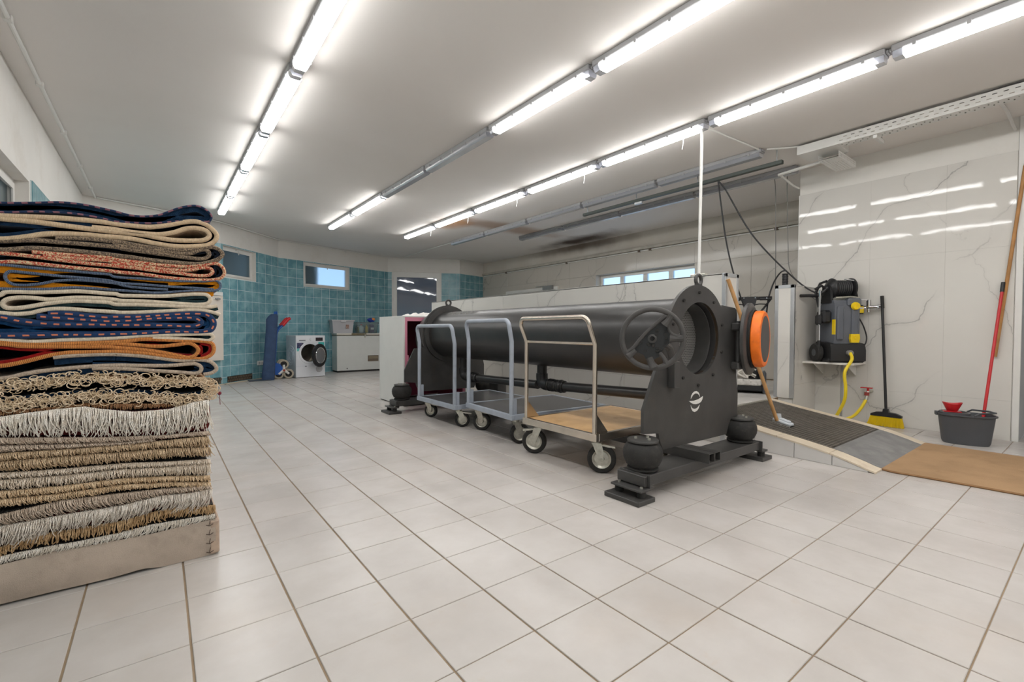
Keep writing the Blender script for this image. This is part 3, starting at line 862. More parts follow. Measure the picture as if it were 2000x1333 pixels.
conduit([(5.62, 2.34, 2.75), (5.95, 2.34, 2.70), (6.08, 2.33, 2.69)], .013, 'short white pipe from the bent pipe to the wall corner', 'pipe_stub')
conduit([(5.55, .62, ZC - .01), (5.78, .60, ZC - .03), (6.085, .58, 2.79)], .012, 'short white pipe between the tray and marble wall near the right edge', 'pipe_stub')

# ================================================================== RUG WASHING DRUM
CX, CZ, YN, YF = 2.945, .93, 1.74, 5.20
drum = thing('rug_washing_drum', 'long black steel rug washing drum lying on sprung end frames', 'washing drum', (CX, YN, 0))
D = lambda mb_, name, mats, **k: mb_.build(name, mats, drum, True, **k)
def plate_outline(ear):
    o = circ(CX, CZ, .37, 26, math.radians(12 if not ear else 38), math.radians(205), True)     # over the top to the left
    o = [(x, z) for x, z in o]
    o += [(2.475, .757), (2.345, .496), (2.345, .352), (2.497, .336), (2.51, .29), (2.547, .225), (3.338, .218), (3.37, .29), (3.40, .325), (3.498, .335), (3.498, .52), (3.478, .60)]
    if ear: o += [(3.470, .66), (3.470, 1.12), (3.462, 1.145), (3.440, 1.158), (3.25, 1.172)]
    else: o += [(3.40, .757)]
    return o
for nm, y, ear in (('near', YN, True), ('far', YF, False)):
    m_ = MB(); hole = circ(CX + .015, CZ + .003, .25 if ear else .2, 40)
    m_.prism(plate_outline(ear), y, y + .022, 'XZ', [hole])
    pl = D(m_, 'end_plate', black_iron, smooth=30)
    # lifting ring on top
    m_ = MB(); m_.torus((CX + .008, y + .011, CZ + .405), .034, .0125, 'Y', 24, 8); m_.box((CX - .03, y + .002, CZ + .355), (CX + .046, y + .02, CZ + .382), .004)
    m_.build('lifting_ring', black_iron, pl, True)
    for k in range(10):
        w = math.radians(36 * k + 18 + (72 if ear else 0)); m_ = MB(); x, z = CX + .318 * math.cos(w), CZ + .318 * math.sin(w)
        m_.cyl((x, y - .010, z), (x, y, z), .011, 6); m_.build('bolt', black_rubber if ear else zinc, pl, True)
# emblem inlaid in the near plate
pe = [c for c in drum.children if c.name.startswith('end_plate')][0]
emb = pm('white_emblem', (226, 224, 220), 0.5)
for pts in ([(2.857, .524), (2.862, .545), (2.876, .560), (2.898, .570), (2.923, .572), (2.945, .564), (2.960, .549), (2.968, .528), (2.955, .543), (2.938, .553), (2.910, .557), (2.884, .549)],
            [(2.832, .512), (2.860, .509), (2.900, .508), (2.950, .513), (3.005, .529), (3.000, .510), (2.985, .494), (2.955, .484), (2.920, .482), (2.885, .487), (2.860, .497)],
            [(2.856, .481), (2.866, .466), (2.884, .455), (2.910, .450), (2.940, .456), (2.966, .474), (2.955, .452), (2.935, .436), (2.905, .430), (2.880, .438), (2.864, .456)]):
    m_ = MB(); m_.prism(pts, YN - .0025, YN + .001, 'XZ'); m_.build('emblem', emb, pe, True, smooth=0)
# shell
m_ = MB(); m_.lathe([(.255, YN + .022), (.285, YN + .022), (.285, YF), (.255, YF)], (CX, 0, CZ), 'Y', 72, True); sh = D(m_, 'drum_shell', black_shell)
for y in (YN + .024, YF - .03):
    m_ = MB(); m_.lathe([(.286, y), (.345, y), (.345, y + .022), (.286, y + .022)], (CX, 0, CZ), 'Y', 56, True); m_.build('flange', black_iron, sh, True)
# scuffed chalk writing stays as a pale smear band on top of the shell
m, t, b = new_mat('chalk_smear')
gm = t.add('ShaderNodeNewGeometry').outputs['Position']; n = t.noise(gm, 38, 6, 0.7, 2.0)
t.link(t.mix(t.smooth(n, .54, .58), lin((60, 59, 58)), lin((168, 164, 158))), b.inputs['Base Color']); b.inputs['Roughness'].default_value = .6
m_ = MB()
for i in range(8):
    for j in range(24):
        w0, w1 = math.radians(106 + i * 2), math.radians(108 + i * 2); y0, y1 = 4.35 + j * .025, 4.375 + j * .025
        q = [(CX + .2858 * math.cos(w), y, CZ + .2858 * math.sin(w)) for w, y in ((w0, y0), (w0, y1), (w1, y1), (w1, y0))]
        m_.quad(*q)
m_.build('chalk_marks', m, sh, True, smooth=60)
# inner drum: short collar closed by a perforated plate
m, t, b = new_mat('perforated_steel')
sepn = t.add('ShaderNodeSeparateXYZ'); t.link(t.add('ShaderNodeNewGeometry').outputs['Position'], sepn.inputs[0])
u = t.math('DIVIDE', sepn.outputs[0], 0.0145); v = t.math('DIVIDE', sepn.outputs[2], 0.01256)
odd = t.math('MULTIPLY', t.math('MODULO', t.math('FLOOR', v), 2.0), 0.5)
fu = t.math('SUBTRACT', t.math('FRACT', t.math('ADD', u, odd)), 0.5); fv = t.math('SUBTRACT', t.math('FRACT', v), 0.5)
r2 = t.math('ADD', t.math('MULTIPLY', fu, fu), t.math('MULTIPLY', t.math('MULTIPLY', fv, fv), 0.75))
hole = t.math('LESS_THAN', r2, 0.085)
t.link(t.mix(hole, lin((136, 134, 132)), lin((16, 15, 15))), b.inputs['Base Color'])
b.inputs['Metallic'].default_value = 0.2; b.inputs['Roughness'].default_value = 0.5
perf = m
m_ = MB(); m_.lathe([(.0, 1.905), (.239, 1.905), (.239, 1.915), (.0, 1.915)], (CX, 0, CZ), 'Y', 56, caps=False); bk = D(m_, 'perforated_plate', perf)
m_ = MB(); m_.lathe([(.248, 1.795), (.250, 1.81), (.250, 1.93), (.240, 1.93), (.238, 1.805), (.241, 1.795)], (CX, 0, CZ), 'Y', 64, True); m_.build('basket_lip', black_iron, bk, True)
m_ = MB(); m_.lathe([(.2515, YN + .004), (.2515, 1.785), (.262, 1.785), (.262, YN + .022)], (CX + .012, 0, CZ + .002), 'Y', 56, True); D(m_, 'mouth_ring', pm('rusty_mouth_ring', (70, 58, 46), 0.5, 0.4, var=0.5, vs=6))
# motor side
m_ = MB(); m_.lathe([(.0, 5.47), (.34, 5.47), (.36, 5.44), (.36, 5.30), (.30, 5.26), (.22, YF + .022)], (CX + .02, 0, CZ - .06), 'Y', 48); D(m_, 'drive_cover', black_iron)
# base rails
for x0 in (2.745, 2.815):
    m_ = MB(); x1 = x0 + .066; z0, z1 = .146, .206; y0, y1, w = 1.54, 3.90, .004
    for a_, b2 in (((x0, y0, z0), (x1, y1, z0 + w)), ((x0, y0, z1 - w), (x1, y1, z1)), ((x0, y0, z0 + w), (x0 + w, y1, z1 - w)), ((x1 - w, y0, z0 + w), (x1, y1, z1 - w))): m_.box(a_, b2)
    D(m_, 'base_rail', black_iron, smooth=0)
def spring(x, y, z0=.148, z1=.345):
    m_ = MB(); h = z1 - z0
    pr = [(.085, z0), (.092, z0 + .008), (.092, z0 + .016), (.078, z0 + .022), (.098, z0 + .2 * h), (.113, z0 + .38 * h), (.117, z0 + .55 * h), (.113, z0 + .70 * h), (.098, z0 + .84 * h), (.078, z1 - .018), (.078, z1 - .016)]
    n0 = len(m_.v); m_.lathe(pr, (x, y, 0), 'Z', 48)
    for i in range(n0, len(m_.v)):                       # cord ribs of the bellows
        vx, vy, vz = m_.v[i]; a_ = math.atan2(vy - y, vx - x); rr_ = math.hypot(vx - x, vy - y)
        if z0 + .03 < vz < z1 - .02: k = 1 + (.006 if (round(a_ / (2 * PI) * 48) % 2) else -.006); m_.v[i] = (x + (vx - x) * k, y + (vy - y) * k, vz)
    sp = D(m_, 'air_spring', black_rubber)
    m_ = MB(); m_.lathe([(.0, z1), (.088, z1), (.092, z1 - .004), (.092, z1 - .014), (.075, z1 - .018)], (x, y, 0), 'Z', 36); m_.build('top_plate', black_iron, sp, True)
    for dx, dy in ((.045, .0), (-.03, .03), (0, -.045)):
        m_ = MB(); m_.cyl((x + dx, y + dy, z1), (x + dx, y + dy, z1 + .012), .009, 6); m_.build('bolt', zinc, sp, True)
for yc in (1.722, 5.215):
    m_ = MB(); m_.box((2.20, yc - .10, .082), (3.64, yc + .10, .145), .004); D(m_, 'cross_beam', black_iron)
    for x in (2.315, 3.505): spring(x, yc, .146, .332)
    for s, xo in ((1, 2.10), (-1, 3.74)):
        xi = xo + s * .155
        m_ = MB(); m_.box((xo, yc - .135, 0), (xi, yc + .115, .028), .003); ft = D(m_, 'foot_plate', black_iron)
        m_ = MB(); m_.box((xo + s * .04, yc - .12, .066), (xo + s * .13, yc + .10, .078), .002); m_.build('strap', black_iron, ft, True)
        m_ = MB(); m_.box((xo + s * .125, yc - .12, .078), (xo + s * .135, yc + .10, .150), .002); m_.build('strap', black_iron, ft, True)
        for dy in (-.09, .07):
            m_ = MB(); m_.cyl((xo + s * .085, yc + dy, .028), (xo + s * .085, yc + dy, .066), .026, 14); m_.build('rubber_buffer', black_rubber, ft, True)
            m_ = MB(); m_.cyl((xo + s * .085, yc + dy, .078), (xo + s * .085, yc + dy, .088), .009, 6); m_.build('bolt', zinc, ft, True)
# drain pipework under the shell
tape = pm('wrapped_tape', (34, 33, 33), 0.35, var=0.2, vs=30, bump=0.5, bs=120)
px = CX - .01
def elbow_run(ys, ye, zs_, ze):
    m_ = MB(); m_.tube([(px, ys, CZ - .26), (px, ys, zs_ + .07)], .047, 20); D(m_, 'drain_stub', black_plastic)
    m_ = MB(); m_.tube(catmull([(px, ys, zs_ + .10), (px, ys, zs_ + .055), (px, ys - .012, zs_ + .018), (px, ys - .045, zs_), (px, ys - .11, zs_)], .012), .056, 20); D(m_, 'pipe_elbow', black_plastic)
    m_ = MB(); rr_ = random.Random(int(ys * 100)); pts = [(px, ys - .10 - .22 * i / 22, zs_) for i in range(23)]; m_.tube(pts, [.050 + rr_.uniform(-.004, .012) for _ in pts], 18); D(m_, 'tape_wrap', tape)
    m_ = MB(); m_.tube([(px, ys - .28, zs_), (px, ye, ze)], .043, 24); D(m_, 'drain_pipe', black_shell)
elbow_run(3.36, 1.763, .47, .52)
elbow_run(4.80, 3.42, .43, .455)
for y, z in ((4.15, .12), ):
    m_ = MB(); m_.box((CX + .46, 4.75, .0), (CX + .60, 4.95, .36), .01); D(m_, 'pump_box', black_iron)
# bracket and hand wheel that clamps the lid
m_ = MB(); m_.box((2.585, YN - .055, .62), (2.645, YN, .79), .004); D(m_, 'wheel_bracket', black_iron)
m_ = MB(); m_.tube([(2.615, YN - .03, .78), (2.56, YN - .03, .88), (2.36, 1.665, .94)], .022, 10); D(m_, 'wheel_arm', black_iron)
wc = Vector((2.245, 1.612, .940)); n = (CAMP - wc); n.z = 0.02; n.normalize()
ux = Vector((0, 0, 1)).cross(n).normalized(); uz = n.cross(ux)
M = Matrix(((ux.x, n.x, uz.x, wc.x), (ux.y, n.y, uz.y, wc.y), (ux.z, n.z, uz.z, wc.z), (0, 0, 0, 1)))   # local X right, Y to viewer, Z up
M = M @ Matrix.Rotation(math.radians(-7), 4, 'Y')
m_ = MB(); m_.torus((0, .012, 0), .168, .0155, 'Y', 56, 12); m_.xform(M); hw_ = D(m_, 'hand_wheel', soft_grip, label='worn dark grey steering wheel clamped on the left of the drum mouth')
m_ = MB(); hub = [(-.122, -.056), (-.100, -.032), (-.058, .010), (-.02, .045), (.03, .082), (.065, .096), (.092, .070), (.098, .030), (.108, -.016), (.090, -.036), (.050, -.068), (.022, -.108), (-.012, -.124), (-.045, -.120), (-.058, -.088), (-.090, -.068)]
m_.prism(hub, -.012, .004, 'XZ'); m_.xform(M); m_.build('hub', black_plastic, hw_, True)
rr_ = random.Random(5)
m_ = MB()
for k in range(26):
    x, z = rr_.uniform(-.07, .08), rr_.uniform(-.075, .05)
    if z > .05 + x * .3 or z < -.1 + abs(x) * .6: continue
    m_.box((x - .008, .003, z - .006), (x + .008, .003 + rr_.uniform(.004, .012), z + .006), .001)
m_.xform(M); m_.build('hub_relief', black_rubber, hw_, True, kind='stuff')
m_ = MB(); m_.lathe([(.012, .004), (.024, .004), (.026, .012), (.014, .016), (.012, .004)], (0, 0, 0), 'Y', 20); m_.xform(M); m_.build('hub_nut', black_iron, hw_, True)
for pts, r in (([(.075, .006, .068), (.10, .010, .094), (.118, .012, .118)], [.028, .020, .024]), ([(.095, .006, -.01), (.13, .010, -.016), (.166, .012, -.018)], [.026, .017, .024]),
               ([(-.10, .006, -.056), (-.128, .010, -.076), (-.146, .012, -.088)], [.018, .018, .026]), ([(-.03, .006, -.108), (-.022, .010, -.136), (-.012, .012, -.166)], [.022, .020, .030]),
               ([(-.158, .010, -.070), (-.112, .010, -.042), (-.062, .010, .010), (-.018, .010, .048), (.04, .010, .090), (.085, .011, .122)], [.013, .010, .013]), ([(.160, .010, -.006), (.125, .010, .002), (.098, .010, .030), (.096, .010, .065), (.112, .011, .105)], [.012, .009, .014]),
               ([(.03, .006, -.085), (.05, .010, -.118), (.062, .012, -.154)], [.012, .012, .016])):
    m_ = MB(); m_.tube(catmull(pts, .01), [np.interp(i, np.linspace(0, len(catmull(pts, .01)) - 1, 3), r) for i in range(len(catmull(pts, .01)))], 10, sq=.45 if False else 1.0); m_.xform(M); m_.build('spoke', soft_grip, hw_, True)
m_ = MB(); m_.cyl((0, -.012, 0), (0, -.12, 0), .014, 10); m_.xform(M); m_.build('spindle', black_iron, hw_, True)
# hinge on the ear and the open lid
hx, hy = 3.425, YN - .034
m_ = MB(); m_.cyl((hx, hy, .70), (hx, hy, 1.06), .018, 16); D(m_, 'hinge_pin', black_iron)
for z in (.70, .99):
    m_ = MB(); m_.box((hx - .045, hy - .026, z), (hx + .05, YN, z + .055), .008); D(m_, 'hinge_block', black_iron)
lc = Vector((3.60, 1.690, .925)); ang_ = math.radians(166)
nrm = Vector((math.sin(ang_), math.cos(ang_), 0)); tx = Vector((0, 0, 1)).cross(nrm)
ML = Matrix(((tx.x, nrm.x, 0, lc.x), (tx.y, nrm.y, 0, lc.y), (tx.z, nrm.z, 1, lc.z), (0, 0, 0, 1)))
brown_steel = pm('bare_brown_steel', (92, 76, 70), 0.5, 0.3, var=0.25, vs=8)
m_ = MB(); m_.lathe([(.0, -.030), (.268, -.030), (.276, -.024), (.276, -.004), (.262, .004), (.236, .010), (.0, .010)], (0, 0, 0), 'Y', 64); m_.xform(ML); lid = D(m_, 'lid', black_iron, label='open round black lid with an orange gasket')
m_ = MB(); m_.lathe([(.170, .010), (.222, .010), (.222, .028), (.170, .028)], (0, 0, 0), 'Y', 56, True); m_.xform(ML); m_.build('seal_seat', dark_void, lid, True)
orange = pm('orange_gasket', (250, 118, 8), 0.45, var=0.08, vs=14, dirt=(150, 70, 20), dirt_amt=0.25)
m_ = MB(); m_.lathe([(.165, .028), (.205, .026), (.214, .034), (.214, .076), (.205, .092), (.180, .096), (.165, .090)], (0, 0, 0), 'Y', 56, True); m_.xform(ML); m_.build('gasket', orange, lid, True, label='bright orange rubber gasket ring')
m_ = MB(); m_.lathe([(.0, .094), (.176, .094), (.182, .088), (.182, .03), (.0, .03)], (0, 0, 0), 'Y', 56); m_.xform(ML); m_.build('plug_disc', pm('grey_plug_disc', (82, 81, 82), 0.5, 0.2, var=0.08, vs=8), lid, True)
m_ = MB(); m_.box((hx + .012, hy - .012, .80), (lc.x - .02, hy + .012 - .0, .99), .003); m_.build('lid_arm', brown_steel, lid, True)

# ================================================================== PLATFORM TROLLEYS
def caster(root, x, y, zt, R, face=0.0, brake=True):
    """swivel caster under a deck corner; zt = underside of the deck, R = wheel radius, face = heading of the wheel"""
    Mx = Matrix.Translation((x, y, 0)) @ Matrix.Rotation(face, 4, 'Z')
    off_ = -.035
    m_ = MB(); m_.box((-.05, -.045, zt - .006), (.05, .045, zt), .002); m_.cyl((0, 0, zt - .03), (0, 0, zt - .006), .03, 16)
    for s in (-1, 1):
        o = len(m_.v); m_.prism([(-.034, zt - .028), (.030, zt - .028), (.020 + off_ * .6, R + .035), (off_ + .013, R - .012), (off_ - .013, R - .012), (-.028 + off_ * .7, R + .04)], s * .027 - .0015, s * .027 + .0015, 'XZ')
    m_.box((-.034, -.028, zt - .034), (.034, .028, zt - .026), .002)
    m_.xform(Mx); c = m_.build('caster', zinc, root, False)
    m_ = MB(); w = .019
    m_.lathe([(R * .66, -w), (R * .9, -w), (R, -w * .6), (R, w * .6), (R * .9, w), (R * .66, w)], (off_, 0, R), 'Y', 36, True); m_.xform(Mx); m_.build('tyre', black_rubber, c)
    m_ = MB(); m_.lathe([(.0, -.016), (.018, -.018), (.020, -.008), (R * .5, -.006), (R * .62, -.016), (R * .67, -.018), (R * .67, .018), (R * .62, .016), (R * .5, .006), (.020, .008), (.018, .018), (.0, .016)], (off_, 0, R), 'Y', 32); m_.xform(Mx); m_.build('rim', zinc, c)
    m_ = MB(); m_.cyl((off_, -.034, R), (off_, .034, R), .007, 8); m_.xform(Mx); m_.build('axle', zinc, c)
    if brake:
        m_ = MB(); m_.prism([(.0, zt - .042), (-.05, zt - .036), (-.125, zt - .048), (-.128, zt - .060), (-.05, zt - .052), (.0, zt - .056)], -.018, .018, 'XZ'); m_.xform(Mx); m_.build('brake_pedal', zinc, c)
def trolley(loc, rz, Lx, Wy, z0, zt, hz, label, frame_m, deck_m, R, bar, pipe_r, faces, gusset=True, lean=.07, fr_h=.05, square_post=False):
    r = thing('platform_trolley', label, 'trolley', loc, rz)
    m_ = MB(); e = .032
    m_.box((0, 0, z0), (e, Wy, zt), .003); m_.box((Lx - e, 0, z0), (Lx, Wy, zt), .003); m_.box((e, 0, z0), (Lx - e, e, zt), .003); m_.box((e, Wy - e, z0), (Lx - e, Wy, zt), .003)
    m_.build('deck_frame', frame_m, r)
    m_ = MB(); m_.box((e, e, zt - .016), (Lx - e, Wy - e, zt - .003), .001); m_.build('deck_board', deck_m, r)
    ys_ = (.03, Wy - .03); xb = .018; zk = hz - .18
    c = .055
    path = [(xb, ys_[0], zt - .002), (xb, ys_[0], zk), (xb - lean * .8, ys_[0], hz - c)]
    arc1 = [(xb - lean * (.8 + .2 * math.sin(a)), ys_[0] + c * (1 - math.cos(a)), hz - c + c * math.sin(a)) for a in np.linspace(0, PI / 2, 7)[1:]]
    half = path + arc1
    full = half + [(x, Wy - y, z) for x, y, z in half[::-1]]
    m_ = MB(); m_.tube(full, pipe_r, 14); h = m_.build('push_handle', frame_m, r)
    if bar:
        m_ = MB(); m_.cyl((xb, ys_[0], zk), (xb, ys_[1], zk), .010, 10); m_.build('cross_bar', frame_m, h)
    for y, s in ((ys_[0], 1), (ys_[1], -1)):
        if gusset:
            m_ = MB(); m_.prism([(xb + pipe_r * .6, zt), (xb + .13, zt), (xb + pipe_r * .6, zt + .14)], y - .002, y + .002, 'XZ'); m_.build('gusset', frame_m, r, smooth=0)
        else:
            m_ = MB(); m_.box((xb + pipe_r * .5, y - .012, zt - .002), (xb + .05, y + .012, zt + .13), .003); m_.build('handle_socket', frame_m, r, smooth=0)
    for i, (x, y) in enumerate(((.10, .085), (.10, Wy - .085), (Lx - .12, .085), (Lx - .12, Wy - .085))):
        caster(r, x, y, z0, R, faces[i], brake=(i < 2))
    return r
ply = pm('orange_brown_plywood', (222, 180, 128), 0.24, var=0.10, vs=5, dirt=(150, 106, 66), dirt_amt=0.25)
trolley((2.30, 2.085, 0), 0, 1.06, .785, .238, .290, 1.075, 'stainless steel trolley with an orange wooden deck and double handle bar', stainless, ply, .099, True, .0165, (math.radians(129), math.radians(-54), .3, -.4))
trolley((2.345, 3.07, 0), math.radians(-4), 1.10, .83, .222, .268, 1.07, 'blue-grey trolley with a dark grey deck, between the other two trolleys', blue_grey, deck_rubber, .088, False, .019, (math.radians(160), math.radians(135), .2, 2.9), gusset=False, lean=.03)
trolley((2.315, 3.962, 0), 0, 1.0, .845, .190, .235, 1.03, 'blue-grey trolley nearest the white cabinet, with a dark deck', blue_grey, deck_rubber, .075, False, .019, (math.radians(150), math.radians(128), .1, 3.0), gusset=False, lean=.03)

# ================================================================== RUG STACK
YR = 2.37      # front face of the stack
def yarn(name, a_rgb, b_rgb=None, freq=150.0, mode='stripe', rough=0.95, amt=1.0, band_y=-0.95):
    """selvage yarn: overcast stripes, woven flecks or stitched dashes along the strand"""
    m, t, b = new_mat(name)
    at = t.add('ShaderNodeAttribute', attribute_name='arc').outputs['Fac']
    pos = t.add('ShaderNodeNewGeometry').outputs['Position']
    n = t.noise(pos, 60, 4, 0.6)
    ca = lin(a_rgb); col = t.mix(t.smooth(n, .3, .7), tuple(v * .82 for v in ca), tuple(min(1, v * 1.1) for v in ca))
    s = t.math('MULTIPLY_ADD', t.math('SINE', t.math('MULTIPLY', t.math('ADD', at, t.math('MULTIPLY', n, .004)), 2 * PI * freq)), .5, .5)
    if b_rgb:
        if mode == 'stripe': f = t.math('MULTIPLY', t.smooth(s, .35, .75), amt)
        elif mode == 'fleck':
            vo = t.add('ShaderNodeTexVoronoi'); vo.inputs['Scale'].default_value = 330; t.link(pos, vo.inputs['Vector'])
            sp = t.add('ShaderNodeSeparateColor'); t.link(vo.outputs['Color'], sp.inputs[0]); f = t.math('MULTIPLY', t.math('GREATER_THAN', sp.outputs[0], .5), amt)
        else:
            fr = t.math('FRACT', t.math('ADD', t.math('MULTIPLY', at, freq), t.math('MULTIPLY', t.noise(pos, 9, 2), 1.2)))
            nz = t.add('ShaderNodeSeparateXYZ'); t.link(t.add('ShaderNodeNewGeometry').outputs['Normal'], nz.inputs[0])
            band = t.math('LESS_THAN', nz.outputs[1], band_y)
            f = t.math('MULTIPLY', t.math('MULTIPLY', t.math('LESS_THAN', fr, .48), band), amt)
        col = t.mix(f, col, lin(b_rgb))
    t.link(col, b.inputs['Base Color']); b.inputs['Roughness'].default_value = rough; b.inputs['Specular IOR Level'].default_value = .15
    b.inputs['Sheen Weight'].default_value = .15
    h = t.math('ADD', s, t.math('MULTIPLY', n, .6))
    t.bump(h, .28, .003, b)
    return m
def pile(name, rgb, var=.3):
    m = pm(name, rgb, 1.0, var=var, vs=40, bump=0.8, bs=260, spec=.08, sheen=.1, world_space=True)
    return m
navy = pile('navy_pile', (24, 46, 70)); teal_p = pile('dark_teal_pile', (42, 62, 66)); blue_p = pile('mid_blue_pile', (24, 60, 98)); ochre = pile('ochre_pile', (214, 134, 28), .15); crimson = pile('crimson_pile', (150, 32, 30), .25)
slate = pile('deep_slate_pile', (24, 30, 42))
